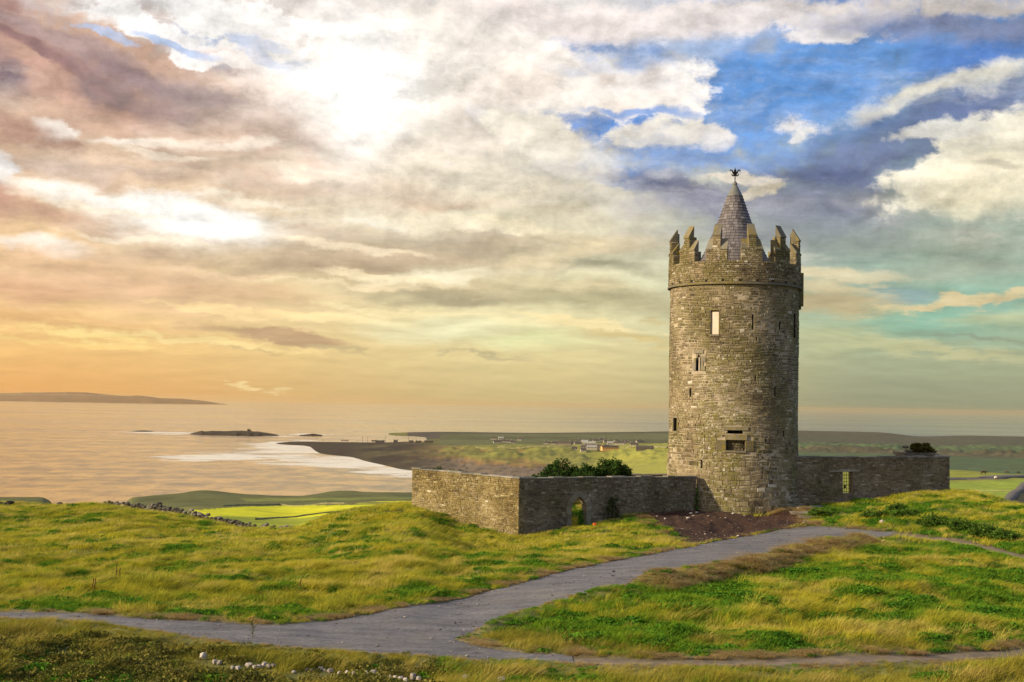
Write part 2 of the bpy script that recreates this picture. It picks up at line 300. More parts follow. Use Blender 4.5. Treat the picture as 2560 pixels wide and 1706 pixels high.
def dline(x, y, pts, closed=False):
    d = np.full(x.shape, 1e9); n = len(pts)
    for i in range(n if closed else n - 1):
        ax, ay = pts[i]; bx, by = pts[(i + 1) % n]
        L = (bx - ax) ** 2 + (by - ay) ** 2 + 1e-12
        t = np.clip(((x - ax) * (bx - ax) + (y - ay) * (by - ay)) / L, 0, 1)
        d = np.minimum(d, np.hypot(x - ax - t * (bx - ax), y - ay - t * (by - ay)))
    return d
# ------------------------------------------------------------------ object helpers
def prop(o, label=None, cat=None, group=None, kind=None):
    if label: o['label'] = label
    if cat: o['category'] = cat
    if group: o['group'] = group
    if kind: o['kind'] = kind
    return o
def link(name, me, parent=None, mat=None):
    o = bpy.data.objects.new(name, me); C.objects.link(o)
    if mat is not None and len(me.materials) == 0:
        for q in (mat if isinstance(mat, (list, tuple)) else [mat]): me.materials.append(q)
    if parent is not None: o.parent = parent
    return o
def empty(name, loc=(0, 0, 0), rz=0.0):
    o = bpy.data.objects.new(name, None); C.objects.link(o); o.location = loc; o.rotation_euler = (0, 0, rz); o.empty_display_size = 0.5
    return o
def mesh_np(name, V, Fq, tone=None, smooth=False, attrs=None):
    me = bpy.data.meshes.new(name); V = np.asarray(V, np.float32); Fq = np.asarray(Fq, np.int32); k = Fq.shape[1]
    me.vertices.add(len(V)); me.vertices.foreach_set('co', V.ravel())
    me.loops.add(Fq.size); me.loops.foreach_set('vertex_index', Fq.ravel())
    me.polygons.add(len(Fq)); me.polygons.foreach_set('loop_start', np.arange(0, Fq.size, k, dtype=np.int32))
    if smooth: me.polygons.foreach_set('use_smooth', np.ones(len(Fq), bool))
    if tone is not None:
        a = me.attributes.new('tone', 'FLOAT', 'FACE'); a.data.foreach_set('value', np.asarray(tone, np.float32))
    for n, (dom, typ, arr) in (attrs or {}).items():
        a = me.attributes.new(n, typ, dom); a.data.foreach_set('color' if 'COLOR' in typ else ('vector' if 'VECTOR' in typ else 'value'), np.asarray(arr, np.float32).ravel())
    me.update(calc_edges=True); me.validate(); return me
class MB:
    def __init__(s): s.v = []; s.f = []; s.t = []
    def add(s, vs, fs, tone=0.5):
        b = len(s.v); s.v += [tuple(map(float, q)) for q in vs]
        for f in fs: s.f.append(tuple(b + i for i in f)); s.t.append(tone)
    def box(s, a, b, tone=0.5, jit=0.0, M=None):
        vs = [(x, y, z) for z in (a[2], b[2]) for y in (a[1], b[1]) for x in (a[0], b[0])]
        if jit: vs = [tuple(c + random.uniform(-jit, jit) for c in q) for q in vs]
        if M is not None: vs = [tuple(M @ Vector(q)) for q in vs]
        s.add(vs, [(0, 2, 3, 1), (4, 5, 7, 6), (0, 1, 5, 4), (2, 6, 7, 3), (0, 4, 6, 2), (1, 3, 7, 5)], tone)
    def tube(s, pts, r, n=8, tone=0.5, cap=True):
        pts = [Vector(p) for p in pts]; rr = r if isinstance(r, (list, tuple)) else [r] * len(pts); ring = []; b = len(s.v)
        up = Vector((0.13, 0.31, 0.94))
        for i, p in enumerate(pts):
            t = (pts[min(i + 1, len(pts) - 1)] - pts[max(i - 1, 0)]).normalized()
            u = t.cross(up); u = u.normalized() if u.length > 1e-4 else Vector((1, 0, 0)); w = t.cross(u)
            for k in range(n):
                q = p + (u * math.cos(2 * math.pi * k / n) + w * math.sin(2 * math.pi * k / n)) * rr[i]; s.v.append(tuple(q))
        for i in range(len(pts) - 1):
            for k in range(n):
                s.f.append((b + i * n + k, b + i * n + (k + 1) % n, b + (i + 1) * n + (k + 1) % n, b + (i + 1) * n + k)); s.t.append(tone)
        if cap:
            s.f.append(tuple(b + k for k in range(n))[::-1]); s.t.append(tone); e = b + (len(pts) - 1) * n
            s.f.append(tuple(e + k for k in range(n))); s.t.append(tone)
    def lathe(s, prof, n=24, tone=0.5, c=(0, 0)):
        b = len(s.v)
        for r, z in prof:
            for k in range(n): s.v.append((c[0] + r * math.cos(2 * math.pi * k / n), c[1] + r * math.sin(2 * math.pi * k / n), z))
        for i in range(len(prof) - 1):
            for k in range(n): s.f.append((b + i * n + k, b + i * n + (k + 1) % n, b + (i + 1) * n + (k + 1) % n, b + (i + 1) * n + k)); s.t.append(tone)
    def rock(s, c, sx, sy, sz, tone=0.5, seed=0, rz=0.0, sub=1):
        r_ = random.Random(seed); t = (1 + 5 ** .5) / 2
        vs = [(-1, t, 0), (1, t, 0), (-1, -t, 0), (1, -t, 0), (0, -1, t), (0, 1, t), (0, -1, -t), (0, 1, -t), (t, 0, -1), (t, 0, 1), (-t, 0, -1), (-t, 0, 1)]
        fs = [(0, 11, 5), (0, 5, 1), (0, 1, 7), (0, 7, 10), (0, 10, 11), (1, 5, 9), (5, 11, 4), (11, 10, 2), (10, 7, 6), (7, 1, 8), (3, 9, 4), (3, 4, 2), (3, 2, 6), (3, 6, 8), (3, 8, 9), (4, 9, 5), (2, 4, 11), (6, 2, 10), (8, 6, 7), (9, 8, 1)]
        o = []
        for v in vs:
            l = math.sqrt(sum(q * q for q in v)); k = r_.uniform(0.72, 1.18) / l
            x, y, z = v[0] * k * sx, v[1] * k * sy, v[2] * k * sz
            z = max(min(z, sz * 0.72), -sz * 0.72)
            o.append((c[0] + x * math.cos(rz) - y * math.sin(rz), c[1] + x * math.sin(rz) + y * math.cos(rz), c[2] + z))
        s.add(o, fs, tone)
    def obj(s, name, mat, parent=None, smooth=False):
        me = bpy.data.meshes.new(name); me.from_pydata(s.v, [], s.f)
        a = me.attributes.new('tone', 'FLOAT', 'FACE'); a.data.foreach_set('value', np.asarray(s.t, np.float32))
        if smooth: me.polygons.foreach_set('use_smooth', np.ones(len(s.f), bool))
        me.update(); return link(name, me, parent, mat)

# ------------------------------------------------------------------ materials
def mat_new(name):
    m = bpy.data.materials.new(name); m.use_nodes = True; g = NT(m.node_tree); g.n.clear()
    out = g.new('ShaderNodeOutputMaterial'); b = g.new('ShaderNodeBsdfPrincipled'); g.l.new(b.outputs[0], out.inputs[0])
    b.inputs['Roughness'].default_value = 0.85; b.inputs['Specular IOR Level'].default_value = 0.25
    return m, g, b
def plain(name, c, rough=0.8, metal=0.0, var=0.15, scale=3.0, bump=0.0):
    m, g, b = mat_new(name)
    pos = g.new('ShaderNodeNewGeometry').outputs['Position']; n = g.noise(pos, scale, 5, 0.6)
    k = g.rng(n, 0.3, 0.7, 1 - var, 1 + var, 'LINEAR')
    g.put(b.inputs['Base Color'], g.vmath('SCALE', (c[0], c[1], c[2]), scale=k))
    b.inputs['Roughness'].default_value = rough; b.inputs['Metallic'].default_value = metal
    if bump:
        bn = g.new('ShaderNodeBump'); bn.inputs['Strength'].default_value = bump; bn.inputs['Distance'].default_value = 0.05; g.put(bn.inputs['Height'], n); g.l.new(bn.outputs[0], b.inputs['Normal'])
    return m
def stone_mat(name, stops, lichen=0.6, moss=0.0, mossc=(0.11, 0.11, 0.02), lsc=5.0, tint=1.0, rough=0.9, streak=None):
    m, g, b = mat_new(name)
    pos = g.new('ShaderNodeNewGeometry').outputs['Position']
    at_ = g.new('ShaderNodeAttribute', attribute_name='tone'); tone = at_.outputs['Fac']
    big = g.noise(pos, 0.42, 5, 0.65); fine = g.noise(pos, 14.0, 5, 0.65)
    t = g.math('ADD', tone, g.math('MULTIPLY', g.math('SUBTRACT', big, 0.5), 1.5))
    t = g.math('ADD', t, g.math('MULTIPLY', g.math('SUBTRACT', fine, 0.5), 0.55))
    c = g.ramp(t, stops)
    if moss:
        mv = g.math('MULTIPLY', g.rng(g.noise(pos, 0.38, 5, 0.62), 0.45, 0.58), g.rng(g.noise(pos, 6.0, 4, 0.7), 0.38, 0.6))
        c = g.mix(g.math('MULTIPLY', mv, moss), c, mossc)
    if streak:                                # a weathered, lichen crusted run down one side of the wall
        v_ = g.vmath('MULTIPLY', g.vmath('SUBTRACT', pos, streak[0]), tuple(1 / q for q in streak[1]))
        v_ = g.vmath('ADD', v_, g.vmath('MULTIPLY', g.vmath('SUBTRACT', g.noise(pos, 0.9, 4, 0.65, out=1), (0.5, 0.5, 0.5)), (1.6, 1.6, 1.0)))
        sk = g.rng(g.vmath('LENGTH', v_, out=1), 1.1, 0.45)
        c = g.mix(g.math('MULTIPLY', g.math('MULTIPLY', sk, g.rng(g.noise(pos, 2.6, 5, 0.7), 0.44, 0.56)), 0.75), c, (0.16, 0.145, 0.03))
        c = g.mix(g.math('MULTIPLY', sk, g.math('MULTIPLY', g.rng(g.noise(pos, 4.2, 6, 0.75), 0.55, 0.62), 0.85)), c, (0.56, 0.51, 0.43))
    if lichen:
        lv = g.math('MULTIPLY', g.rng(g.noise(pos, lsc, 5, 0.72), 0.575, 0.64), g.rng(g.noise(pos, 0.45, 3, 0.6), 0.38, 0.58))
        c = g.mix(g.math('MULTIPLY', lv, lichen), c, (0.55, 0.50, 0.43))
    g.put(b.inputs['Base Color'], c); b.inputs['Roughness'].default_value = rough
    bn = g.new('ShaderNodeBump'); bn.inputs['Strength'].default_value = 0.5; bn.inputs['Distance'].default_value = 0.03
    g.put(bn.inputs['Height'], fine); g.l.new(bn.outputs[0], b.inputs['Normal'])
    return m

# ================================================================== the lie of the land
# profiles: (distance, height relative to the eye) along bearings; distances in metres
PROF = {
 -1300: [(20,-6.0),(45,-7.2),(80,-9),(110,-10),(150,-18),(300,-36),(560,-46),(640,-81),(7000,-83)],
 -500: [(20,-6.0),(38,-6.7),(60,-7.8),(85,-8.8),(110,-9.8),(150,-18),(300,-33),(600,-47),(660,-81),(7000,-83)],
 0:    [(20,-5.9),(28,-6.1),(33,-6.3),(38,-6.5),(45,-6.9),(60,-7.75),(80,-8.45),(100,-8.85),(112,-9.7),(150,-17),(300,-30),(430,-38),(600,-47.6),(640,-52),(680,-82),(7000,-83)],
 130:  [(20,-5.9),(28,-6.1),(38,-6.4),(45,-6.8),(60,-7.7),(80,-8.4),(100,-8.85),(112,-9.7),(150,-18),(300,-31),(430,-39),(600,-47.3),(640,-52),(680,-82),(7000,-83)],
 245:  [(20,-5.9),(28,-6.05),(38,-6.35),(60,-7.6),(80,-8.2),(100,-8.65),(110,-9.5),(150,-19),(300,-33),(430,-45),(470,-70),(520,-82),(7000,-83)],
 330:  [(20,-5.9),(28,-6.0),(38,-6.35),(60,-7.4),(80,-8.1),(100,-8.9),(112,-10),(150,-18),(300,-31),(450,-40),(600,-48),(640,-54),(680,-82),(7000,-83)],
 520:  [(20,-5.9),(28,-6.0),(36,-6.3),(60,-7.4),(80,-8.3),(98,-9.3),(112,-11),(160,-18),(250,-23.4),(350,-30.5),(500,-40),(600,-46),(660,-48.5),(700,-60),(740,-82),(7000,-83)],
 720:  [(20,-5.9),(28,-6.0),(36,-6.3),(60,-7.4),(74,-7.7),(88,-9.3),(120,-14),(170,-19),(250,-24.5),(350,-30.8),(500,-40),(620,-47.5),(670,-51.5),(700,-60),(740,-82),(1700,-82),(2200,-82),(2260,-79),(2330,-76.5),(2400,-82),(7000,-83)],
 680:  [(20,-5.9),(28,-6.0),(36,-6.3),(60,-7.4),(74,-7.7),(88,-9.3),(120,-14),(170,-19),(250,-24.5),(350,-30.8),(500,-40),(620,-47.5),(670,-51.5),(700,-60),(740,-82),(1700,-82),(2200,-82),(2300,-82),(2450,-82),(7000,-83)],
 860:  [(20,-5.9),(28,-6.0),(35,-6.3),(60,-7.1),(75,-7.3),(84,-7.5),(96,-8.7),(140,-15),(250,-23.6),(350,-29.5),(500,-38.5),(640,-46.5),(700,-50),(740,-58),(790,-82),(1700,-82),(1800,-81),(1900,-78.5),(2100,-77),(2330,-75.8),(2430,-82),(7000,-83)],
 940:  [(20,-5.85),(28,-5.95),(35,-6.3),(55,-6.9),(70,-7.1),(85.6,-7.3),(98,-8.3),(140,-14),(250,-23),(400,-32),(640,-46),(700,-50),(750,-59),(805,-82),(1520,-82),(1620,-80.6),(1760,-78),(2000,-76),(2330,-75.2),(2440,-82),(2900,-82),(7000,-83)],
 1030: [(20,-5.85),(28,-5.95),(35,-6.3),(55,-6.7),(70,-6.9),(85.6,-7.15),(100,-8),(140,-14),(250,-22.5),(400,-32),(640,-46),(700,-50),(760,-60),(820,-82),(1420,-82),(1520,-79),(1760,-75),(2000,-74.5),(2330,-74.5),(2420,-75),(2500,-82),(2900,-82),(2950,-78),(3100,-76),(3200,-77),(3350,-83),(7000,-84)],
 1150: [(20,-5.8),(28,-5.95),(36,-6.35),(60,-7.2),(76,-7.8),(86,-7.3),(100,-8),(140,-14),(250,-23),(400,-33),(700,-52),(900,-70),(1350,-81.5),(1450,-79.5),(1700,-74),(2000,-71),(2300,-72),(2700,-74),(3060,-73),(3200,-74),(3350,-83),(7000,-84)],
 1298: [(20,-5.8),(28,-5.95),(36,-6.3),(50,-6.7),(62,-7.4),(76,-8.0),(88,-7.3),(100,-7.6),(140,-14),(250,-24),(400,-34),(700,-54),(1000,-70),(1330,-80.5),(1450,-77),(1600,-72),(1760,-69),(1950,-70),(2200,-68.5),(2700,-70),(3040,-71),(3200,-74),(3350,-83),(7000,-84)],
 1480: [(20,-5.8),(28,-5.95),(38,-6.15),(50,-6.5),(62,-7.1),(76,-7.35),(86,-7.0),(100,-7.6),(140,-14),(250,-24),(400,-34),(700,-54),(1050,-68),(1400,-75),(1700,-70),(2200,-66),(2700,-68),(3030,-67),(3200,-70),(3350,-83),(7000,-84)],
 1650: [(20,-5.75),(28,-5.9),(38,-6.05),(50,-6.4),(62,-6.95),(74,-7.2),(82,-6.8),(90,-6.9),(100,-7.4),(140,-14),(250,-24),(400,-34),(700,-50),(1000,-60),(1400,-62.5),(1800,-62),(2400,-62.5),(3050,-62),(3250,-68),(3400,-83),(7000,-84)],
 1850: [(20,-5.7),(28,-5.9),(38,-6.05),(50,-6.35),(62,-6.8),(75,-7.35),(79,-7.3),(83.6,-6.9),(95,-6.9),(105,-7.6),(150,-16),(250,-26),(400,-35),(800,-43),(1400,-52),(2200,-57),(3100,-57),(3300,-66),(3450,-83),(7000,-84)],
 2000: [(20,-5.7),(28,-5.9),(38,-6.0),(50,-6.35),(62,-6.8),(75,-7.15),(80,-7.15),(86,-6.6),(95,-6.8),(105,-7.6),(150,-16),(250,-26),(400,-34),(800,-40),(1200,-46),(1800,-52.5),(2500,-55.5),(3110,-54.5),(3300,-66),(3450,-83),(7000,-84)],
 2200: [(20,-5.65),(28,-5.85),(38,-5.95),(50,-6.3),(60,-6.6),(68,-6.75),(75,-6.5),(85,-6.3),(89,-6.2),(97,-6.5),(110,-9),(150,-17),(250,-27),(400,-34),(800,-40),(1300,-47.5),(1800,-53),(2500,-57),(3100,-55),(3300,-66),(3450,-83),(7000,-84)],
 2300: [(20,-5.6),(28,-5.85),(38,-6.0),(50,-6.35),(60,-6.65),(66,-6.7),(75,-6.1),(85,-5.8),(91,-5.75),(98,-6.3),(115,-10),(150,-17),(250,-27),(400,-34),(650,-38.8),(900,-42.8),(1400,-50),(2200,-58),(3150,-64.5),(3300,-70),(3450,-83),(7000,-84)],
 2420: [(20,-5.6),(28,-5.85),(38,-6.1),(50,-6.45),(60,-6.6),(70,-6.15),(82,-5.6),(90,-5.75),(98,-6.6),(120,-12),(170,-20),(250,-27),(400,-34),(650,-38.8),(900,-42.8),(1400,-50),(2200,-56.5),(3150,-60),(3300,-68),(3450,-83),(7000,-84)],
 2560: [(20,-5.5),(28,-5.8),(38,-6.2),(50,-6.55),(57,-6.6),(65,-6.2),(75,-5.8),(84,-6.3),(100,-10),(130,-16),(200,-25),(400,-33),(560,-36.5),(700,-39),(900,-43),(1400,-50),(2200,-56),(3150,-60),(3300,-68),(3450,-83),(7000,-84)],
 2900: [(20,-5.4),(38,-6.0),(60,-6.2),(75,-6.0),(90,-8),(130,-17),(250,-27),(560,-36),(900,-42),(1400,-48),(2200,-52),(3150,-55),(3500,-70),(3700,-83),(7000,-84)],
 3700: [(20,-5.2),(60,-6.2),(90,-9),(150,-17),(560,-32),(1400,-40),(2600,-40),(3600,-60),(3900,-83),(7000,-84)],
}
NS = 260
LY = np.linspace(math.log(18), math.log(7000), NS)
keys = sorted(PROF); KU = np.array([(k - 1280) / FPX for k in keys])
def pchip(x, y, xi):
    h = np.diff(x); d = np.diff(y) / h; m = np.zeros(len(x))
    for i in range(1, len(x) - 1):
        if d[i - 1] * d[i] > 0:
            w1_, w2_ = 2 * h[i] + h[i - 1], h[i] + 2 * h[i - 1]; m[i] = (w1_ + w2_) / (w1_ / d[i - 1] + w2_ / d[i])
    m[0], m[-1] = d[0], d[-1]
    k = np.clip(np.searchsorted(x, xi) - 1, 0, len(x) - 2); t = np.clip((xi - x[k]) / h[k], 0, 1)
    return ((1 + 2 * t) * (1 - t) ** 2 * y[k] + t * (1 - t) ** 2 * h[k] * m[k] + t * t * (3 - 2 * t) * y[k + 1] + t * t * (t - 1) * h[k] * m[k + 1])
TB = np.array([pchip(np.log([q[0] for q in PROF[k]]), np.array([q[1] for q in PROF[k]], float), LY) for k in keys])
NU = 321
UU = np.linspace(KU[0], KU[-1], NU)
TAB = np.array([pchip(KU, TB[:, j], UU) for j in range(NS)]).T      # NU x NS
_k = np.array([1, 4, 6, 4, 1.]) / 16
for _ in range(1):
    TAB = np.apply_along_axis(lambda a: np.convolve(np.pad(a, 2, 'edge'), _k, 'valid'), 0, TAB)
def h_base(x, y):
    x = np.asarray(x, float); y = np.asarray(y, float)
    yy = np.maximum(y, 18.01); u = np.clip(x / yy, UU[0], UU[-1])
    fu = (u - UU[0]) / (UU[1] - UU[0]); fy = (np.log(np.minimum(yy, 6999)) - LY[0]) / (LY[1] - LY[0])
    i = np.clip(fu.astype(int), 0, NU - 2); j = np.clip(fy.astype(int), 0, NS - 2); a = fu - i; b = fy - j
    z = (TAB[i, j] * (1 - a) + TAB[i + 1, j] * a) * (1 - b) + (TAB[i, j + 1] * (1 - a) + TAB[i + 1, j + 1] * a) * b
    return z + np.where(y < 18, 0.03 * (18 - y), 0) + EYE
def gpx(px, py, hf=None, y0=20, y1=6500):
    hf = hf or h_base
    Y = np.exp(np.linspace(math.log(y0), math.log(y1), 900))
    d = FW + (px - 1280) / FPX * RT + (853 - py) / FPX * UP
    X = d[0] / d[1] * Y; Z = d[2] / d[1] * Y + EYE; H = hf(X, Y)
    k = np.nonzero(Z < H)[0]
    if len(k) == 0: return np.array([X[-1], Y[-1], H[-1]])
    k = k[0]
    if k == 0: return np.array([X[0], Y[0], H[0]])
    t = (Z[k - 1] - H[k - 1]) / ((Z[k - 1] - H[k - 1]) - (Z[k] - H[k])); yy = Y[k - 1] + t * (Y[k] - Y[k - 1])
    xx = d[0] / d[1] * yy; return np.array([xx, yy, float(hf(np.array(xx), np.array(yy)))])
def gl(pts, s=1.088): return [tuple(gpx(a * s, b * s)[:2]) for a, b in pts]
# gravel drive: outline on the ground
PATH = gl([(-60,1403),(150,1404),(300,1415),(450,1424),(640,1434),(750,1424),(850,1408),(1000,1385),(1100,1362),(1200,1338),(1300,1310),(1400,1289),(1500,1271),(1580,1256),(1700,1232),(1800,1215),(1870,1208),(1960,1213),(2050,1224),
           (2005,1238),(1960,1250),(1850,1268),(1750,1290),(1600,1320),(1500,1341),(1400,1361),(1250,1395),(1150,1425),(1095,1447),(1050,1464),(1120,1482),(1200,1493),(1290,1501),(1290,1522),(1200,1515),(1100,1514),(1000,1508),(850,1502),(760,1493),(640,1482),(520,1472),(400,1458),(250,1437),(100,1424),(-60,1418)])
TRK1 = gl([(1270,1497),(1350,1504),(1500,1512),(1650,1512),(1800,1508),(2100,1501),(2353,1487),(2600,1470),(2600,1496),(2353,1508),(2100,1520),(1800,1530),(1500,1529),(1350,1524),(1270,1520)])
TRK2 = gl([(2015,1219),(2080,1224),(2150,1231),(2220,1241),(2290,1256),(2353,1272),(2480,1308),(2660,1368),(2660,1394),(2480,1328),(2353,1290),(2290,1271),(2220,1254),(2150,1242),(2080,1235),(2015,1234)])
SOIL = gl([(1480,1180),(1600,1172),(1700,1182),(1760,1182),(1832,1172),(1838,1190),(1866,1206),(1800,1214),(1700,1232),(1590,1252),(1560,1240),(1500,1200)])
BERM = gl([(1520,1352),(1600,1330),(1680,1318),(1750,1306),(1840,1285),(1920,1272),(1975,1262)])
BERM2 = gl([(1110,1446),(1180,1428),(1280,1400),(1400,1372),(1520,1345)])
FBANK = gl([(-40,1440),(150,1448),(300,1458),(430,1478),(560,1492),(700,1500),(850,1512),(1000,1520),(1150,1528),(1280,1534)])
def h_all(x, y, carve=True):
    x = np.asarray(x, float); shp = x.shape; x = np.atleast_1d(x); y = np.atleast_1d(np.asarray(y, float)); z = h_base(x, y)
    near = 1 - sstep(110, 170, y)
    n = (fbm(x * 0.22, y * 0.22, 3, 4) - 0.5) * 0.6 + (fbm(x * 0.9, y * 0.9, 9, 3) - 0.5) * 0.50
    m = y < 170
    dI = np.zeros(x.shape); dP = np.full(x.shape, 99.0); inn = np.zeros(x.shape, bool)
    xm, ym = x[m], y[m]
    if xm.size:
        di_ = np.zeros(xm.shape); d = np.full(xm.shape, 99.0); iz = np.zeros(xm.shape, bool)
        for pl in (PATH, TRK1, TRK2):
            dl_ = dline(xm, ym, pl, True); ip_ = inpoly(xm, ym, pl); d = np.minimum(d, dl_); iz |= ip_; di_ = np.maximum(di_, np.where(ip_, dl_, 0))
        dI[m] = di_
        dP[m] = d; inn[m] = iz
        add = 0.5 * np.exp(-(dline(xm, ym, BERM) / 0.9) ** 2) + 0.22 * np.exp(-(dline(xm, ym, BERM2) / 0.6) ** 2) + 0.06 * np.exp(-(dline(xm, ym, FBANK) / 1.2) ** 2)
        z[m] += add * np.where(iz, 0.0, sstep(0, 0.35, d))
    k = np.where(inn, 0.12, sstep(0.0, 1.5, dP) * 0.9 + 0.12)
    z = z + n * k * near
    # rolling relief farther off
    far = sstep(150, 400, y) * (1 - sstep(2600, 3000, y)) * sstep(EYE - 79.5, EYE - 70, z)
    dune = sstep(1380, 1550, y) * (1 - sstep(1900, 2150, y))
    z = z + far * ((fbm(x / 60, y / 120, 21, 4) - 0.5) * 5.0 + dune * (np.abs(fbm(x / 45 + y / 160, y / 110, 5, 4) - 0.5) * -34 + 4.5))
    if carve: z = z - np.where(inn, 0.16 * sstep(0.0, 0.25, dI), 0.0)
    return z.reshape(shp)
# ------------------------------------------------------------------ ground sheet: near cells under half a metre, growing with distance
ur = np.concatenate([np.linspace(-0.80, -0.44, 60, endpoint=False), np.linspace(-0.44, 0.44, 620, endpoint=False), np.linspace(0.44, 0.80, 60)])
yr = np.concatenate([np.linspace(-25, 18, 18, endpoint=False), np.exp(np.linspace(math.log(18), math.log(115), 270, endpoint=False)), np.exp(np.linspace(math.log(115), math.log(4200), 260))])
GU, GY = np.meshgrid(ur, yr)
GX = GU * np.maximum(GY, 18); 
GZ = h_all(GX, GY)
nr, nc = GX.shape
V = np.stack([GX, GY, GZ], -1).reshape(-1, 3)
ii = np.arange(nr * nc).reshape(nr, nc)
Fq = np.stack([ii[:-1, :-1], ii[:-1, 1:], ii[1:, 1:], ii[1:, :-1]], -1).reshape(-1, 4)
# land use: base colours of fields, dunes, shore and headland
x, y, z = V.T
px, py = proj(x, np.maximum(y, 5), z)
elev = z                                     # metres above the sea
n1 = fbm(x / 55, y / 90, 31, 5); n2 = fbm(x / 9, y / 16, 33, 4); n3 = fbm(x / 300, y / 400, 35, 3)
def mixc(c, m, d): return c + (np.array(d) - c) * m[:, None]
c = np.tile(np.array([0.105, 0.115, 0.035]), (len(x), 1))
c = mixc(c, sstep(0.40, 0.62, n1), (0.17, 0.165, 0.05)); c = mixc(c, sstep(0.55, 0.75, n2) * 0.6, (0.06, 0.075, 0.03))
far = y > 112
def fld(poly, col, k=1.0, soft=3.0):
    global c
    P_ = [(a, b) for a, b in poly]; qx = px + (n1 - 0.5) * 10; qy = py + (n2 - 0.5) * 2.0
    m = (inpoly(qx, qy, P_) & far).astype(float) * k * (0.8 + 0.4 * n2)
    c = mixc(c, np.clip(m, 0, 1), col)
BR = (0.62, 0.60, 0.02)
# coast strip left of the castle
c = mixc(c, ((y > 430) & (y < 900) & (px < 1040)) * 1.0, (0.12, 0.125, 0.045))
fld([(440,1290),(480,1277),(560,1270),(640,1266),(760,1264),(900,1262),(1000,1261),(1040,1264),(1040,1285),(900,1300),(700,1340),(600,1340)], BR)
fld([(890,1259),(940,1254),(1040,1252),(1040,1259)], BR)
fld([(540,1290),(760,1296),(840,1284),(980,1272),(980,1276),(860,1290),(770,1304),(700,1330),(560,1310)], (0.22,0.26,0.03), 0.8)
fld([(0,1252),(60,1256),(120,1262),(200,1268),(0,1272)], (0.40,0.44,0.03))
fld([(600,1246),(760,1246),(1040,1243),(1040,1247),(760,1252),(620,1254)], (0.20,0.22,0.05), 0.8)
# beach, dunes, links
right = px > 1000
be = right & (y > 1250) & (y < 2500) & (elev < 5.0)
c = mixc(c, be * 1.0, (0.20, 0.145, 0.095)); c = mixc(c, be * sstep(0.5, 0.7, fbm(x / 5, y / 12, 41, 4)), (0.10, 0.08, 0.06))
du = (px > 1000) & (y > 1330) & (y < 2150) & (elev >= 5)
c = mixc(c, du * 1.0, (0.24, 0.23, 0.05))
c = mixc(c, du * sstep(10.5, 5.5, elev) * (px < 1420), (0.27, 0.155, 0.065))
c = mixc(c, du * sstep(0.5, 0.62, n2) * 0.5, (0.11, 0.11, 0.03))
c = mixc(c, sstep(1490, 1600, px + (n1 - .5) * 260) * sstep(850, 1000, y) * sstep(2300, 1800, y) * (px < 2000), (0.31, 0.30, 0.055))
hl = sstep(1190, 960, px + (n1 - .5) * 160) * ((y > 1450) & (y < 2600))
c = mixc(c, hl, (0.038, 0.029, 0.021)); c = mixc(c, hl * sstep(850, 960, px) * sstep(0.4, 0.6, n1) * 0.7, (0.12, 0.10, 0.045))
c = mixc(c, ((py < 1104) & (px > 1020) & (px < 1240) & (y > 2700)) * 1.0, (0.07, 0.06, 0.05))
vil = (px > 1100) & (y > 2100)
c = mixc(c, vil * sstep(2050, 2250, y + (n1 - .5) * 250), (0.115, 0.125, 0.055)); c = mixc(c, vil * sstep(0.45, 0.6, fbm(x / 130, y / 260, 51, 3)), (0.085, 0.09, 0.04))
c = mixc(c, vil * sstep(2850, 3000, y) * (px < 1700) * 0.8, (0.06, 0.055, 0.04))
# slope right of the tower: stripes of pasture
rg = ((px > 1840) & (y > 140)) * sstep(1800, 1990, px)
st = np.floor(np.log(np.maximum(y, 1)) * 9 + (fbm(x / 500, y / 800, 61, 2) - 0.5) * 3)
r1 = ((np.sin(st * 78.233 + 1.3) * 43758.5453) % 1.0)
c = mixc(c, rg * 1.0, (0.085, 0.12, 0.055)); c = mixc(c, rg * (r1 > 0.6), (0.10, 0.15, 0.06)); c = mixc(c, rg * (r1 < 0.22), (0.10, 0.09, 0.05))
c = mixc(c, rg * sstep(1700, 2100, y) * 0.9, (0.085, 0.08, 0.055))
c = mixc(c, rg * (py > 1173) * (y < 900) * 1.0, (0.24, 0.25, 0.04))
fld([(2360,1207),(2560,1200),(2560,1300),(2360,1300)], (0.26, 0.32, 0.04))
fld([(2540,1243),(2560,1228),(2620,1200),(2620,1320),(2520,1310)], (0.05, 0.045, 0.03))
c = np.clip(c * (0.86 + 0.28 * fbm(x / 3.0, y / 4.0, 71, 3))[:, None], 0, 1)
soil_m = inpoly(x, y, SOIL).astype(float)
sd = dline(x, y, SOIL, True); soil_m = np.where(soil_m > 0, 1, sstep(0.35, 0.0, sd + (n2 - .5)))
pm = np.zeros(len(x)); _m2 = y < 130
for pl in (PATH, TRK1, TRK2):
    pm[_m2] = np.maximum(pm[_m2], sstep(0.45, 0.0, dline(x[_m2], y[_m2], pl, True)))
c = mixc(c, pm * 0.8, (0.15, 0.115, 0.07))
c = mixc(c, soil_m, (0.075, 0.042, 0.030))
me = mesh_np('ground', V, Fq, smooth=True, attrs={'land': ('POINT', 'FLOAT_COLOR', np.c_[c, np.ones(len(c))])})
m, g, b = mat_new('ground_mat')
pos = g.new('ShaderNodeNewGeometry').outputs['Position']
a = g.new('ShaderNodeAttribute', attribute_name='land').outputs['Color']
nf = g.noise(pos, 3.0, 6, 0.7); nb = g.noise(pos, 0.05, 6, 0.7)
k = g.math('MULTIPLY', g.rng(nf, 0.3, 0.7, 0.75, 1.25, 'LINEAR'), g.rng(nb, 0.3, 0.7, 0.72, 1.28, 'LINEAR'))
g.put(b.inputs['Base Color'], g.vmath('SCALE', a, scale=k)); b.inputs['Specular IOR Level'].default_value = 0.1
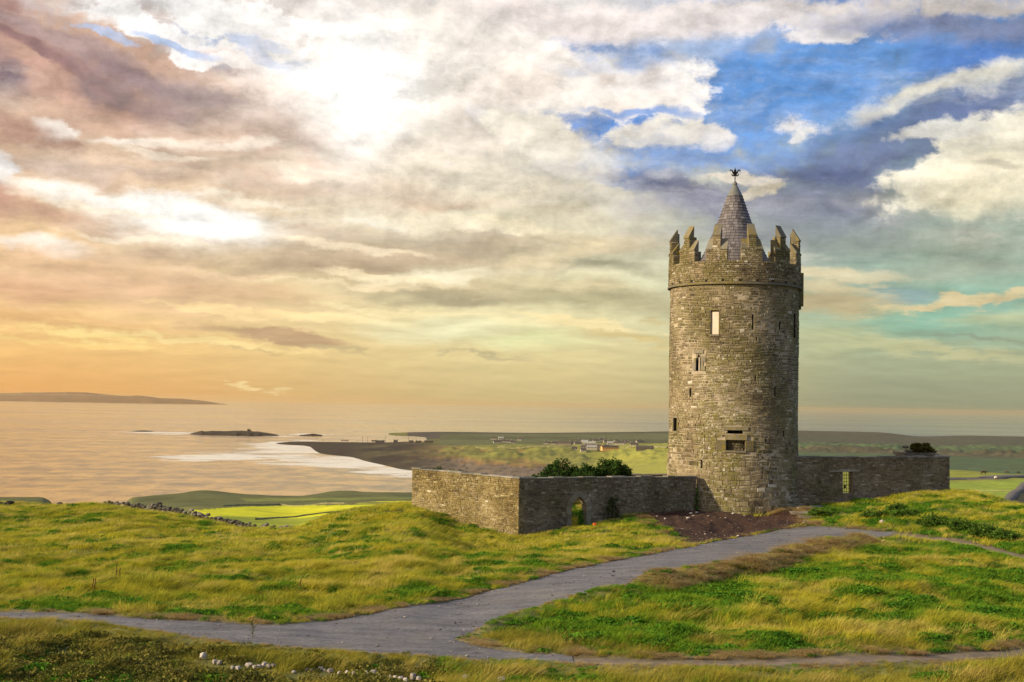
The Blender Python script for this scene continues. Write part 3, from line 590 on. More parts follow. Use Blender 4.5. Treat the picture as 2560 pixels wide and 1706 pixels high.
bn = g.new('ShaderNodeBump'); bn.inputs['Strength'].default_value = 0.6; bn.inputs['Distance'].default_value = 0.15; g.put(bn.inputs['Height'], nf); g.l.new(bn.outputs[0], b.inputs['Normal'])
ground = link('ground', me, None, m); prop(ground, kind='structure')
def gz(x, y): return float(h_all(np.array([x]), np.array([y]))[0])
def gz_nc(x, y): return float(h_all(np.array([x]), np.array([y]), False)[0])

# ------------------------------------------------------------------ gravel drive and dirt tracks
def sheet(name, poly, step, matl, lift=-0.035):
    P_ = np.array(poly); y0, y1 = max(P_[:, 1].min(), 22), P_[:, 1].max(); x0, x1 = P_[:, 0].min(), P_[:, 0].max()
    xs = np.arange(x0 - .6, x1 + .6, step); ys = np.arange(y0 - .6, y1 + .6, step); X, Yg = np.meshgrid(xs, ys)
    ins = inpoly(X, Yg, poly); d = dline(X.ravel(), Yg.ravel(), poly, True).reshape(X.shape)
    Z = h_all(X.ravel(), Yg.ravel(), False).reshape(X.shape) + lift
    Z = Z - np.where(ins, 0, 1) * 0.0 + (fbm(X * 1.2, Yg * 1.2, 77, 3) - .5) * 0.035
    keep = ins | (d < 0.3)
    other = np.zeros(X.shape, bool)
    for pl in (PATH, TRK1, TRK2):
        if pl is not poly: other |= inpoly(X, Yg, pl)
    Z = np.where(ins | other, Z, Z - 0.10)
    idx = -np.ones(X.shape, int); kk = keep; idx[kk] = np.arange(kk.sum())
    q = kk[:-1, :-1] & kk[1:, :-1] & kk[:-1, 1:] & kk[1:, 1:]
    Fq = np.stack([idx[:-1, :-1][q], idx[:-1, 1:][q], idx[1:, 1:][q], idx[1:, :-1][q]], -1)
    V = np.stack([X[kk], Yg[kk], Z[kk]], -1)
    return prop(link(name, mesh_np(name, V, Fq, smooth=True), None, matl), kind='structure')
m, g, b = mat_new('gravel_mat')
pos = g.new('ShaderNodeNewGeometry').outputs['Position']
n1_ = g.noise(pos, 7, 7, 0.8); n2_ = g.noise(pos, 0.5, 5, 0.6)
st_ = g.noise(g.vmath('MULTIPLY', pos, (0.30, 1.3, 1)), 1.1, 6, 0.65)
cc_ = g.ramp(g.math('ADD', g.math('MULTIPLY', n1_, 0.62), g.math('MULTIPLY', st_, 0.42)), [(0.36, (0.058, 0.054, 0.057)), (0.5, (0.145, 0.136, 0.140)), (0.60, (0.215, 0.200, 0.198)), (0.72, (0.36, 0.33, 0.30))])
cc_ = g.mix(g.rng(n2_, 0.50, 0.66, 0, 0.35), cc_, (0.19, 0.165, 0.14)); cc_ = g.mix(g.rng(g.noise(pos, 0.9, 5, 0.7), 0.56, 0.68, 0, 0.6), cc_, (0.065, 0.055, 0.052))
g.put(b.inputs['Base Color'], cc_)
bn = g.new('ShaderNodeBump'); bn.inputs['Strength'].default_value = 0.7; bn.inputs['Distance'].default_value = 0.03; g.put(bn.inputs['Height'], n1_); g.l.new(bn.outputs[0], b.inputs['Normal'])
gravel = m
dirt = plain('dirt_mat', (0.19, 0.145, 0.10), 0.95, 0, 0.35, 2.5, 0.5)
sheet('path', PATH, 0.16, gravel); sheet('track', TRK1, 0.16, dirt, -0.05); sheet('track', TRK2, 0.2, dirt, -0.05)
# far roads down on the plain
def road(name, pts, wid, matl, y0=150):
    G_ = [gpx(a, b, lambda X, Y: h_all(X, Y), y0) for a, b in pts]; V = []; Fq = []
    # resample
    L = []
    for i in range(len(G_) - 1):
        for t in np.linspace(0, 1, 24, endpoint=False): L.append(G_[i] * (1 - t) + G_[i + 1] * t)
    L.append(G_[-1]); L = np.array(L)
    for i in range(len(L)):
        t = L[min(i + 1, len(L) - 1)] - L[max(i - 1, 0)]; n_ = np.array([-t[1], t[0]]); n_ = n_ / (np.linalg.norm(n_) + 1e-9) * wid / 2
        zc = max(gz(*(L[i][:2] + n_ * k)) for k in (-1, 0, 1)) + 0.35
        for k in (-1, 1): V.append((L[i][0] + n_[0] * k, L[i][1] + n_[1] * k, zc))
    for i in range(len(L)):
        for k in (0, 1): V.append((V[2 * i + k][0], V[2 * i + k][1], V[2 * i + k][2] - 2.5))
    n = len(L)
    for i in range(n - 1):
        Fq.append((2 * i, 2 * i + 2, 2 * i + 3, 2 * i + 1)); Fq.append((2 * n + 2 * i, 2 * n + 2 * i + 2, 2 * i + 2, 2 * i)); Fq.append((2 * i + 1, 2 * i + 3, 2 * n + 2 * i + 3, 2 * n + 2 * i + 1))
    return prop(link(name, mesh_np(name, V, Fq), None, matl), kind='structure')
tar = plain('road_mat', (0.10, 0.092, 0.088), 0.9, 0, 0.2, 0.4)
road('road', [(2330,1201),(2400,1199.5),(2480,1197),(2560,1193),(2700,1186)], 17, tar)
road('road', [(2478,1300),(2500,1272),(2519,1252),(2540,1232),(2565,1210),(2590,1197)], 5.0, tar, 140)

# ------------------------------------------------------------------ the sea
m, g, b = mat_new('sea_mat')
pos = g.new('ShaderNodeNewGeometry').outputs['Position']
b.inputs['Specular IOR Level'].default_value = 0.5; b.inputs['IOR'].default_value = 1.33
nA = g.noise(g.vmath('MULTIPLY', pos, (0.8, 0.45, 1)), 0.040, 9, 0.74, 0.4); nB = g.noise(g.vmath('MULTIPLY', pos, (0.35, 1.0, 1)), 0.012, 7, 0.62, 0.3)
nD = g.noise(g.vmath('MULTIPLY', pos, (0.5, 1.0, 1)), 0.0014, 5, 0.55, 0.3)
hh = g.math('ADD', g.math('MULTIPLY', nA, 2.0), g.math('MULTIPLY', nB, 3.0))
bn = g.new('ShaderNodeBump'); bn.inputs['Strength'].default_value = 0.6; bn.inputs['Distance'].default_value = 1.5; g.put(bn.inputs['Height'], hh); g.l.new(bn.outputs[0], b.inputs['Normal'])
# surf: long breakers close to the beach and round the rocks, spread wider to paint the glare there
def spot(P_, cx_, cy_, rx_, ry_, rot=0.0):
    mp = g.new('ShaderNodeMapping', vector_type='TEXTURE'); g.put(mp.inputs[0], P_); mp.inputs['Location'].default_value = (cx_, cy_, 0); mp.inputs['Scale'].default_value = (rx_, ry_, 1); mp.inputs['Rotation'].default_value = (0, 0, rot)
    return g.vmath('LENGTH', mp.outputs[0], out=1)
wob = g.vmath('MULTIPLY', g.vmath('SUBTRACT', g.noise(pos, 0.006, 4, 0.6, out=1), (0.5, 0.5, 0.5)), (240, 320, 0))
flat = g.vmath('MULTIPLY', g.vmath('ADD', pos, wob), (1, 1, 0))
surf = 0.0
surf = g.math('MAXIMUM', surf, g.rng(spot(flat, -335, 2087, 90, 299), 1.25, 0.35))
surf = g.math('MAXIMUM', surf, g.rng(spot(flat, -355, 1795, 133, 172), 1.25, 0.35))
surf = g.math('MAXIMUM', surf, g.rng(spot(flat, -243, 1713, 100, 218), 1.25, 0.35))
surf = g.math('MAXIMUM', surf, g.rng(spot(flat, -189, 1620, 95, 172), 1.25, 0.35))
surf = g.math('MAXIMUM', surf, g.rng(spot(flat, -134, 1467, 51, 103), 1.25, 0.35))
surf = g.math('MAXIMUM', surf, g.rng(spot(flat, -375, 1684, 85, 80), 1.25, 0.35))
surf = g.math('MAXIMUM', surf, g.rng(spot(flat, -403, 2250, 70, 345), 1.25, 0.35))
surf = g.math('MAXIMUM', surf, g.rng(spot(flat, -753, 2856, 100, 149), 1.25, 0.35))
surf = g.math('MAXIMUM', surf, g.rng(spot(flat, -552, 2784, 120, 103), 1.25, 0.35))
surf = g.math('MAXIMUM', surf, g.rng(spot(flat, -457, 2958, 68, 69), 1.25, 0.35))
foamn = g.noise(g.vmath('MULTIPLY', pos, (0.30, 1.0, 1)), 0.017, 9, 0.74, 1.2)
fo = g.rng(g.math('MULTIPLY_ADD', surf, 0.50, g.math('MULTIPLY', g.math('SUBTRACT', foamn, 0.5), 2.6)), 0.16, 0.46, 0, 0.95)
fo = g.math('MULTIPLY', fo, g.rng(surf, 0.0, 0.5))
crest = g.rng(g.noise(g.vmath('MULTIPLY', pos, (0.4, 1.2, 1)), 0.03, 8, 0.75, 0.5), 0.74, 0.80, 0, 0.5)
fo = g.math('MAXIMUM', fo, g.math('MULTIPLY', crest, g.rng(nD, 0.45, 0.6)), clamp=True)
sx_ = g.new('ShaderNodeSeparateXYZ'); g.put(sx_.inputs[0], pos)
cloud_shade = g.rng(g.math('DIVIDE', sx_.outputs[0], g.math('MAXIMUM', sx_.outputs[1], 1.0)), -0.12, 0.16)  # cloud shadow over the right-hand water, put into its colour
wc = g.mix(g.rng(g.math('ADD', g.math('MULTIPLY', nB, 0.35), g.math('MULTIPLY', nA, 0.65)), 0.40, 0.60), g.mix(cloud_shade, (0.075, 0.046, 0.016), (0.020, 0.026, 0.026)), g.mix(cloud_shade, (0.62, 0.34, 0.07), (0.05, 0.055, 0.05)))  # golden sky reflection and dark wave troughs painted into the base colour
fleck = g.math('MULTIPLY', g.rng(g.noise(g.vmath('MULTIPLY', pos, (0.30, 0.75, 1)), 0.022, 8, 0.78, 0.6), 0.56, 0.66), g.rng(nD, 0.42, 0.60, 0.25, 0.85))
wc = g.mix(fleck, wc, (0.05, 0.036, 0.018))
g.put(b.inputs['Specular Tint'], g.mix(fleck, g.mix(cloud_shade, (1.0, 0.72, 0.38), (0.95, 0.95, 0.9)), (0.62, 0.50, 0.34))); g.put(b.inputs['Specular IOR Level'], g.math('MULTIPLY_ADD', cloud_shade, -0.3, 0.5))  # gold tint stands in for sky glow; reflection cut under the painted cloud shadow
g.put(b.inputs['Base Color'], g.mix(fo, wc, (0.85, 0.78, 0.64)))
g.put(b.inputs['Roughness'], g.math('MULTIPLY_ADD', fo, 0.4, g.rng(nD, 0.3, 0.7, 0.08, 0.18)))
seam = m
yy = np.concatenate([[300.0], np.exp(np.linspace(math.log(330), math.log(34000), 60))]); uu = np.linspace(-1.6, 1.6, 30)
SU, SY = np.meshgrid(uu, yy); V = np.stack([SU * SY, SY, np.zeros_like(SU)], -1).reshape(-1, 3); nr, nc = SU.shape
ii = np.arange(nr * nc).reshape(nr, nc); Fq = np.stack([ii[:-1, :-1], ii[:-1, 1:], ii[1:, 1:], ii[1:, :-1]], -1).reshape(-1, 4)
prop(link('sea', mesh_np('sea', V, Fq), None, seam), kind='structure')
# ------------------------------------------------------------------ islands
rockm = plain('dark_rock_mat', (0.030, 0.023, 0.017), 0.9, 0, 0.5, 0.05, 0.6)
islm = plain('island_mat', (0.15, 0.085, 0.05), 0.95, 0, 0.3, 0.004)
def island(name, outline, Y, depth, matl, seed, base_py):
    """outline: skyline (px,py); real island body of the given depth"""
    xs = np.linspace(outline[0][0], outline[-1][0], 160); ox = [o[0] for o in outline]; oy = [o[1] for o in outline]
    tops = np.interp(xs, ox, oy); V = []; nrow = 14
    for j in range(nrow):
        t = j / (nrow - 1) * 2 - 1
        for i, px_ in enumerate(xs):
            p = at(px_, tops[i], Y); s = (i / (len(xs) - 1)) * 2 - 1
            w = depth * math.sqrt(max(0, 1 - s * s)) * (0.8 + 0.4 * vnoise(np.array(i * .13), np.array(3.3), seed))
            yy_ = Y + t * w; hgt = max(0, p[2]) * (1 - abs(t) ** 2.5) * (0.9 + 0.2 * float(vnoise(np.array(i * .5), np.array(j * .7), seed)) if abs(t) > .1 else 1) if True else 0
            V.append((p[0] / Y * yy_, yy_, hgt - (1.5 if abs(t) > 0.98 or i in (0, len(xs) - 1) else 0)))
    ii = np.arange(nrow * len(xs)).reshape(nrow, len(xs)); Fq = np.stack([ii[:-1, :-1], ii[:-1, 1:], ii[1:, 1:], ii[1:, :-1]], -1).reshape(-1, 4)
    return prop(link(name, mesh_np(name, V, Fq, smooth=False), None, matl), kind='structure')
YC = 2790.0
island('island', [(470,1088),(478,1084),(497,1079.5),(505,1077),(512,1079.5),(530,1077.5),(560,1078.5),(590,1077.5),(620,1078),(645,1079.5),(665,1082),(690,1086.5),(697,1088)], YC, 70, rockm, 3, 0)
island('island', [(748,1088),(765,1086.5),(778,1085),(783,1084.5),(800,1087),(806,1088)], YC + 30, 14, rockm, 5, 0)
island('island', [(330,1078.5),(345,1077),(362,1076.5),(385,1079)], YC + 150, 16, rockm, 8, 0)
YI = 15800.0
island('island', [(-260,1003),(-150,992),(0,990.5),(60,989.5),(150,989),(215,989),(250,990.5),(300,991),(345,989.5),(365,991),(400,996),(450,997),(480,999.5),(520,1004.5),(550,1009),(575,1012)], YI, 1100, islm, 11, 0)
island('island', [(-360,994),(-250,984),(0,983.5),(120,981.5),(215,981.5),(260,986),(330,992),(400,998),(450,1003)], 21500.0, 2500, islm, 13, 0)
# ------------------------------------------------------------------ sea air
hz = MB(); hz.box((-26000, -60, -2.5), (26000, 33000, EYE + 19.5))
me = bpy.data.meshes.new('haze'); me.from_pydata(hz.v, [], hz.f); me.update()
hm = bpy.data.materials.new('haze_mat'); hm.use_nodes = True; hm.node_tree.nodes.clear(); g = NT(hm.node_tree)
o_ = g.new('ShaderNodeOutputMaterial'); vl = g.new('ShaderNodeVolumePrincipled'); g.l.new(vl.outputs[0], o_.inputs['Volume'])
vl.inputs['Color'].default_value = (0.90, 0.70, 0.42, 1); vl.inputs['Density'].default_value = 2.6e-5; vl.inputs['Anisotropy'].default_value = 0.2
prop(link('haze', me, None, hm), kind='stuff')

# ================================================================== castle
TX, TY = 15.25, 88.0
TZ = EYE - 6.94
def face_hit(px, py, r):
    d = FW + (px - 1280) / FPX * RT + (853 - py) / FPX * UP
    a = d[0] ** 2 + d[1] ** 2; b_ = -2 * (d[0] * TX + d[1] * TY); c_ = TX * TX + TY * TY - r * r
    q = max(b_ * b_ - 4 * a * c_, 0.0); t = (-b_ - math.sqrt(q)) / (2 * a)
    x_, y_ = d[0] * t, d[1] * t
    return math.atan2(x_ - TX, -(y_ - TY)), d[2] * t + EYE          # phi: 0 towards -Y, + to the right
def TP(phi, r, z): return (TX + r * math.sin(phi), TY - r * math.cos(phi), z)
def rad(z):
    h = z - TZ
    return 4.375 + 0.10 * (1 - sstep(0.0, 6.0, h)) + 0.10 * (1 - sstep(0.0, 1.6, h))
Z0 = TZ - 0.9; ZS = EYE + 8.06; ZP = EYE + 8.22; ZC = EYE + 9.61
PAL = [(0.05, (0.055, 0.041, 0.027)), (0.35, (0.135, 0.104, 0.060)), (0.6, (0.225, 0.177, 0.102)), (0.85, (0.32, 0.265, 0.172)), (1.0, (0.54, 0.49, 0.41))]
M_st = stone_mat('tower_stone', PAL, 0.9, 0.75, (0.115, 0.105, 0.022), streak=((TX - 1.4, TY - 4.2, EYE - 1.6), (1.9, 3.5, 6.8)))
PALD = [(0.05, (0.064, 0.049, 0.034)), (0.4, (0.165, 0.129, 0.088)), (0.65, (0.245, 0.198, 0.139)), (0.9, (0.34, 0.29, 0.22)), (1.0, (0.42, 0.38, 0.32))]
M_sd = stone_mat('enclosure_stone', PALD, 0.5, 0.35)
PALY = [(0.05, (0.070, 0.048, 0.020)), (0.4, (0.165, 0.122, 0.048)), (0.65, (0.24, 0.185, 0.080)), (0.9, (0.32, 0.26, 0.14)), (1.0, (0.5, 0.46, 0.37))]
M_sy = stone_mat('enclosure_stone_sunlit', PALY, 0.7, 0.2)  # yellower copy of the enclosure stone; warm sunlight put into the colour
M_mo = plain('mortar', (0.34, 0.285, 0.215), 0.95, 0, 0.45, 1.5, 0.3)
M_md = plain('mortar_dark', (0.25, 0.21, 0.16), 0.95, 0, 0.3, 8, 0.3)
M_cap = stone_mat('dressed_stone', [(0.1, (0.09, 0.078, 0.058)), (0.6, (0.155, 0.138, 0.105)), (1, (0.22, 0.195, 0.15))], 0.25, 0.9, (0.20, 0.15, 0.02))
M_sl = stone_mat('roof_slate', [(0.1, (0.085, 0.074, 0.082)), (0.5, (0.150, 0.135, 0.145)), (1, (0.24, 0.215, 0.222))], 0.0, 0.25, (0.14, 0.115, 0.05), rough=0.6)
M_fe = plain('iron', (0.012, 0.011, 0.011), 0.6, 0.6, 0.2, 10)
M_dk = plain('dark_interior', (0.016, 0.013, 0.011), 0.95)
M_wh = plain('limewash_panel', (0.66, 0.55, 0.46), 0.9, 0, 0.12, 2.0)
M_lead = plain('lead_cap', (0.17, 0.17, 0.155), 0.55, 0.2, 0.15, 4)
tower = prop(empty('tower', (TX, TY, TZ)), 'tall round grey stone tower with battlements and conical slate roof', 'tower')
TM = Matrix.Translation((-TX, -TY, -TZ))
def tpart(o, parent=None):
    """child of the tower; geometry was written in world coordinates"""
    o.data.transform(TM); o.parent = parent or tower; return o
# openings: name, px0, py0, px1, py1, depth, kind
OPN = [('window', 1776.8, 776, 1796, 836.5, 0.16, 'panel'), ('window', 1740, 884, 1750.8, 928, 0.5, 'lancet'),
       ('arrow_slit', 1880.8, 786, 1884.2, 825, .5, ''), ('arrow_slit', 1949, 802, 1952, 827, .5, ''), ('arrow_slit', 1887, 939.5, 1890.6, 952.5, .5, ''),
       ('arrow_slit', 1936.8, 964.5, 1940.2, 992.7, .5, ''), ('arrow_slit', 1723, 971, 1726.6, 993, .5, ''), ('arrow_slit', 1890.8, 843, 1893.4, 852, .5, ''),
       ('window', 1682.6, 1045, 1691.4, 1078, .4, 'frame'), ('wall_slot', 1818.6, 1076, 1857, 1085, .5, ''), ('window', 1815.5, 1100.5, 1862.5, 1127, .35, 'big'),
       ('arrow_slit', 1752.6, 1149.5, 1756, 1171, .5, ''), ('arrow_slit', 1958.4, 1078, 1961.4, 1092.6, .5, ''), ('arrow_slit', 1913.6, 1097, 1917, 1106, .5, ''),
       ('arrow_slit', 1986, 783, 1990, 845, .5, '')]
HO = []
for n_, a, b_, c_, d_, dep, kd in OPN:
    p0, z1 = face_hit(a, b_, 4.4); p1, z0 = face_hit(c_, d_, 4.4)
    zm1 = face_hit((a + c_) / 2, b_, 4.4)[1]; zm0 = face_hit((a + c_) / 2, d_, 4.4)[1]
    HO.append((n_, p0, p1, zm0, zm1, dep, kd))
def in_holes(pa, pb, za, zb, pad=0.0):
    for h in HO:
        if pb > h[1] - pad and pa < h[2] + pad and zb > h[3] + 0.02 and za < h[4] - 0.02: return True
    return False
# wall core (mortar) with real openings
pe = sorted(set([round(q, 5) for q in np.linspace(-math.pi, math.pi, 121)] + [q for h in HO for q in h[1:3]]))
ze = sorted(set(list(np.linspace(Z0, ZS, 60)) + [q for h in HO for q in h[3:5]]))
mb = MB(); idx = {}
CR = -0.028
for i, p_ in enumerate(pe):
    for j, z_ in enumerate(ze): idx[i, j] = len(mb.v); mb.v.append(TP(p_, rad(z_) + CR, z_))
for i in range(len(pe) - 1):
    for j in range(len(ze) - 1):
        if in_holes(pe[i] + 1e-5, pe[i + 1] - 1e-5, ze[j], ze[j + 1]) and any(pe[i] >= h[1] - 1e-5 and pe[i + 1] <= h[2] + 1e-5 and ze[j] >= h[3] - 1e-5 and ze[j + 1] <= h[4] + 1e-5 for h in HO): continue
        mb.f.append((idx[i, j], idx[i + 1, j], idx[i + 1, j + 1], idx[i, j + 1])); mb.t.append(0.5)
tpart(mb.obj('wall_core', M_mo))
def shell(pa, pb, za, zb, r0, r1, n=2):
    """box bent round the tower between radii r0 < r1"""
    vs = []; fs = []
    for r_ in (r0, r1):
        for z_ in (za, zb):
            for k in range(n + 1): vs.append(TP(pa + (pb - pa) * k / n, (rad(z_) - 4.375) * 1 + r_, z_))
    m_ = n + 1
    for k in range(n):
        fs.append((2 * m_ + k, 2 * m_ + k + 1, 3 * m_ + k + 1, 3 * m_ + k)); fs.append((k, m_ + k, m_ + k + 1, k + 1))
        fs.append((k, k + 1, 2 * m_ + k + 1, 2 * m_ + k)); fs.append((m_ + k, 3 * m_ + k, 3 * m_ + k + 1, m_ + k + 1))
    fs.append((0, 2 * m_, 3 * m_, m_)); fs.append((n, m_ + n, 3 * m_ + n, 2 * m_ + n))
    return vs, fs
for n_, pa, pb, za, zb, dep, kd in HO:
    # reveal
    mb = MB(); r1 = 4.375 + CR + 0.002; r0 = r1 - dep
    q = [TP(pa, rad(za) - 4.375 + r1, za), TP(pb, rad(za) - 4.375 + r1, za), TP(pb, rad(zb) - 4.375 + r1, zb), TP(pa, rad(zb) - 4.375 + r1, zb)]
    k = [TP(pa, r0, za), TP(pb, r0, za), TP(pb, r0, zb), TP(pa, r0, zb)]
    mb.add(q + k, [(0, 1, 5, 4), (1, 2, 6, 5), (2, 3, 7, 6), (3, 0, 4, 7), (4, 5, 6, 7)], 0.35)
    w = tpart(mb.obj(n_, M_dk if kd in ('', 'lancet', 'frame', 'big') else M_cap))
    wp = (pb - pa)
    def sub(name, boxes, matl, tone=0.5):
        m2 = MB()
        for bx in boxes: v_, f_ = shell(*bx); m2.add(v_, f_, tone)
        o = m2.obj(name, matl); o.data.transform(TM); o.parent = w; return o
    if kd == 'panel':
        sub('panel', [(pa + .02 * wp, pb - .04 * wp, za + .02, zb - 0.10, 4.20, 4.27)], M_wh)
        sub('lintel', [(pa - .2 * wp, pb + .2 * wp, zb + 0.003, zb + 0.12, 4.28, 4.40)], M_cap, 0.7)
        sub('sill', [(pa - .12 * wp, pb + .12 * wp, za - 0.10, za - 0.003, 4.2, 4.45)], M_cap, 0.9)
        sub('frame', [(pa - .16 * wp, pa - .02 * wp, za, zb, 4.27, 4.385), (pb + .02 * wp, pb + .16 * wp, za, zb, 4.27, 4.385)], M_cap, 0.3)
    if kd == 'lancet':
        W_ = wp
        sub('frame', [(pa - .55 * W_, pa - .004, za + 0.02, zb - .3, 4.2, 4.40), (pb + .004, pb + .55 * W_, za + .02, zb - .3, 4.2, 4.40),
                      (pa - .75 * W_, pa - .004, za + .05, za + .35, 4.19, 4.41), (pb + .004, pb + 1.0 * W_, za + .02, za + .33, 4.19, 4.41), (pb + .004, pb + 1.1 * W_, zb - .55, zb - .22, 4.19, 4.41),
                      (pa - .5 * W_, pb + .6 * W_, zb + .01, zb + .22, 4.2, 4.42)], M_cap, 0.95)
        m2 = MB(); pc = (pa + pb) / 2                                # two spandrels leaving a pointed head
        for s_ in (-1, 1):
            e_ = pa if s_ < 0 else pb
            a_ = [TP(e_, 4.33, zb), TP(pc, 4.33, zb), TP(pc, 4.33, zb - .03), TP(e_ * .45 + pc * .55, 4.33, zb - .17), TP(e_ * .85 + pc * .15, 4.33, zb - .34), TP(e_, 4.33, zb - .42)]
            b2 = [tuple(Vector(q) + Vector((TX - q[0], TY - q[1], 0)).normalized() * .2) for q in a_]
            n0 = len(a_); fs = [tuple(range(n0)), tuple(range(n0, 2 * n0))[::-1]] + [(i, (i + 1) % n0, n0 + (i + 1) % n0, n0 + i) for i in range(n0)]
            m2.add(a_ + b2, fs, .8)
        o = m2.obj('arch_head', M_cap); o.data.transform(TM); o.parent = w
        sub('lit_strip', [(pa + .40 * W_, pa + .56 * W_, za, zb - .25, 4.20, 4.27)], M_wh)  # pale strip painting the light seen inside the window
    if kd == 'frame':
        sub('frame', [(pa - .3 * wp, pa - .004, za - .1, zb + .1, 4.25, 4.40), (pb + .004, pb + .25 * wp, za - .1, zb + .1, 4.25, 4.40), (pa, pb, zb + .003, zb + .1, 4.25, 4.40), (pa, pb, za - .1, za - .003, 4.25, 4.40)], M_cap, 0.95)
    if kd == 'big':
        m2 = MB()
        for i in range(4):
            for j in range(9):
                a0 = pa + wp * (j + (i % 2) * .5) / 9.5; b0 = min(a0 + wp / 10.5, pb); zz = za + (zb - za) * i / 4
                v_, f_ = shell(a0, b0, zz + .01, zz + (zb - za) / 4 - .02, 4.0, 4.06 + random.uniform(0, .05)); m2.add(v_, f_, random.uniform(.1, .55))
        o = m2.obj('infill_stones', M_sd); o.data.transform(TM); o.parent = w; o['kind'] = 'stuff'
        sub('lintel', [(pa - .06 * wp, pb + .1 * wp, zb + .004, zb + .36, 4.25, 4.44)], M_cap, 0.95)
        sub('sill', [(pa - .12 * wp, pb + .05 * wp, za - .13, za - .004, 4.2, 4.46)], M_cap, 0.75)
        sub('jamb', [(pa - .5 * wp, pa - .006, za, zb - .02, 4.25, 4.405)], M_cap, 0.35); sub('jamb', [(pb + .006, pb + .45 * wp, za, zb - .02, 4.25, 4.405)], M_cap, 0.35)
    if n_ == 'wall_slot': sub('lintel', [(pa - .25 * wp, pb + .35 * wp, zb + .004, zb + .22, 4.25, 4.42)], M_cap, 0.85)
# ---- masonry generator: list of stones (verts, faces, tone, visible size)
def tone_r():
    t = random.gauss(0.50, 0.12)
    if random.random() < 0.02: t = 0.97
    return t
def stone_box(Pf, sa, sb, za, zb, d0, d1, j=0.012):
    """Pf(s, z, depth) -> world; slightly irregular block with worn edges"""
    w_ = sb - sa; e = min(0.018, w_ * .12, (zb - za) * .16)
    J = lambda: random.uniform(-j, j)
    back = [Pf(sa, za, d0), Pf(sb, za, d0), Pf(sb, zb, d0), Pf(sa, zb, d0)]
    mid = [Pf(sa + J() * .5, za + J() * .5, d1 - e), Pf(sb + J() * .5, za + J() * .5, d1 - e), Pf(sb + J() * .5, zb + J() * .5, d1 - e), Pf(sa + J() * .5, zb + J() * .5, d1 - e)]
    fr = [Pf(sa + e + J(), za + e + J(), d1 + J()), Pf(sb - e + J(), za + e + J(), d1 + J()), Pf(sb - e + J(), zb - e + J(), d1 + J()), Pf(sa + e + J(), zb - e + J(), d1 + J())]
    fs = []
    for a in (0, 4):
        for i in range(4): fs.append((a + i, a + (i + 1) % 4, a + 4 + (i + 1) % 4, a + 4 + i))
    fs.append((8, 9, 10, 11)); return back + mid + fr, fs
def courses(Pf, s0, s1, z0f, z1f, hr, lr, blocked, d0=-0.07, d1=0.0, gap=0.02, wrap=False, hscale=None):
    """courses of rubble between s0..s1, from z0 to z1 (z0f/z1f functions of s give sloping limits)"""
    out = []; z = z0f(None)
    ztop = z1f(None)
    while z < ztop - 0.03:
        k = hscale(z) if hscale else 1.0
        h = min(random.uniform(*hr) * k, ztop - z); 
        if ztop - z - h < hr[0] * .5: h = ztop - z
        s = s0 - (random.uniform(0, lr[1]) if wrap else 0)
        while s < s1 - 0.03:
            L = random.uniform(*lr) * (k ** .5)
            if random.random() < .25: L *= .55
            e = min(s + L, s1)
            if s1 - e < lr[0] * .5: e = s1
            a, b2 = s, e; s = e
            bl = blocked(a, b2, z, z + h)
            if bl is True: continue
            if isinstance(bl, list):
                for (u, v) in bl:
                    if v - u > 0.06: out.append((a if False else u + gap / 2, v - gap / 2, z + gap / 2, z + h - gap / 2))
                continue
            g_ = random.uniform(.6, 1.4) * gap
            out.append((a + g_ / 2, b2 - g_ / 2, z + g_ / 2, z + h - g_ / 2))
        z += h
    res = []
    for a, b2, za, zb in out:
        if zb < z0f(a) or zb - za < 0.02: continue
        zt = min(z1f(a), z1f(b2))
        if za > zt - .03: continue
        zb = min(zb, zt)
        v_, f_ = stone_box(Pf, a, b2, za, zb, d0, d1 + random.uniform(-.012, .016)); res.append((v_, f_, tone_r(), (b2 - a) * (zb - za)))
    return res
def cut(a, b2, za, zb, holes):
    seg = [(a, b2)]
    for (h0, h1, y0, y1) in holes:
        ov = min(zb, y1) - max(za, y0)
        if ov > 0.35 * (zb - za):
            ns = []
            for u, v in seg:
                if v <= h0 or u >= h1: ns.append((u, v))
                else:
                    if u < h0: ns.append((u, h0))
                    if v > h1: ns.append((h1, v))
            seg = ns
    return False if seg == [(a, b2)] else (seg if seg else True)
def emit(stones, score, owner, matl, xf, stuffname='small_stones', nmax=300, name='stone'):
    """the nmax stones that show largest as parts, the rest as one 'stuff' part"""
    order = sorted(range(len(stones)), key=lambda i: -score(stones[i])); top = [i for i in order[:nmax] if score(stones[i]) > 0]; ts = set(top)
    for i in top:
        m2 = MB(); m2.add(stones[i][0], stones[i][1], stones[i][2]); o = m2.obj(name, matl); o.data.transform(xf); o.parent = owner
    m2 = MB()
    for i, s_ in enumerate(stones):
        if i not in ts: m2.add(s_[0], s_[1], s_[2])
    if m2.v:
        o = m2.obj(stuffname, matl); o.data.transform(xf); o.parent = owner; o['kind'] = 'stuff'
def vis(st):
    c_ = np.mean(st[0], axis=0); r_ = np.array([c_[0] - TX, c_[1] - TY]); r_ /= np.linalg.norm(r_) + 1e-9
    vd = -np.array([c_[0], c_[1]]) / math.hypot(c_[0], c_[1]); return st[3] * float(r_ @ vd)
R0 = 4.375
HS = []
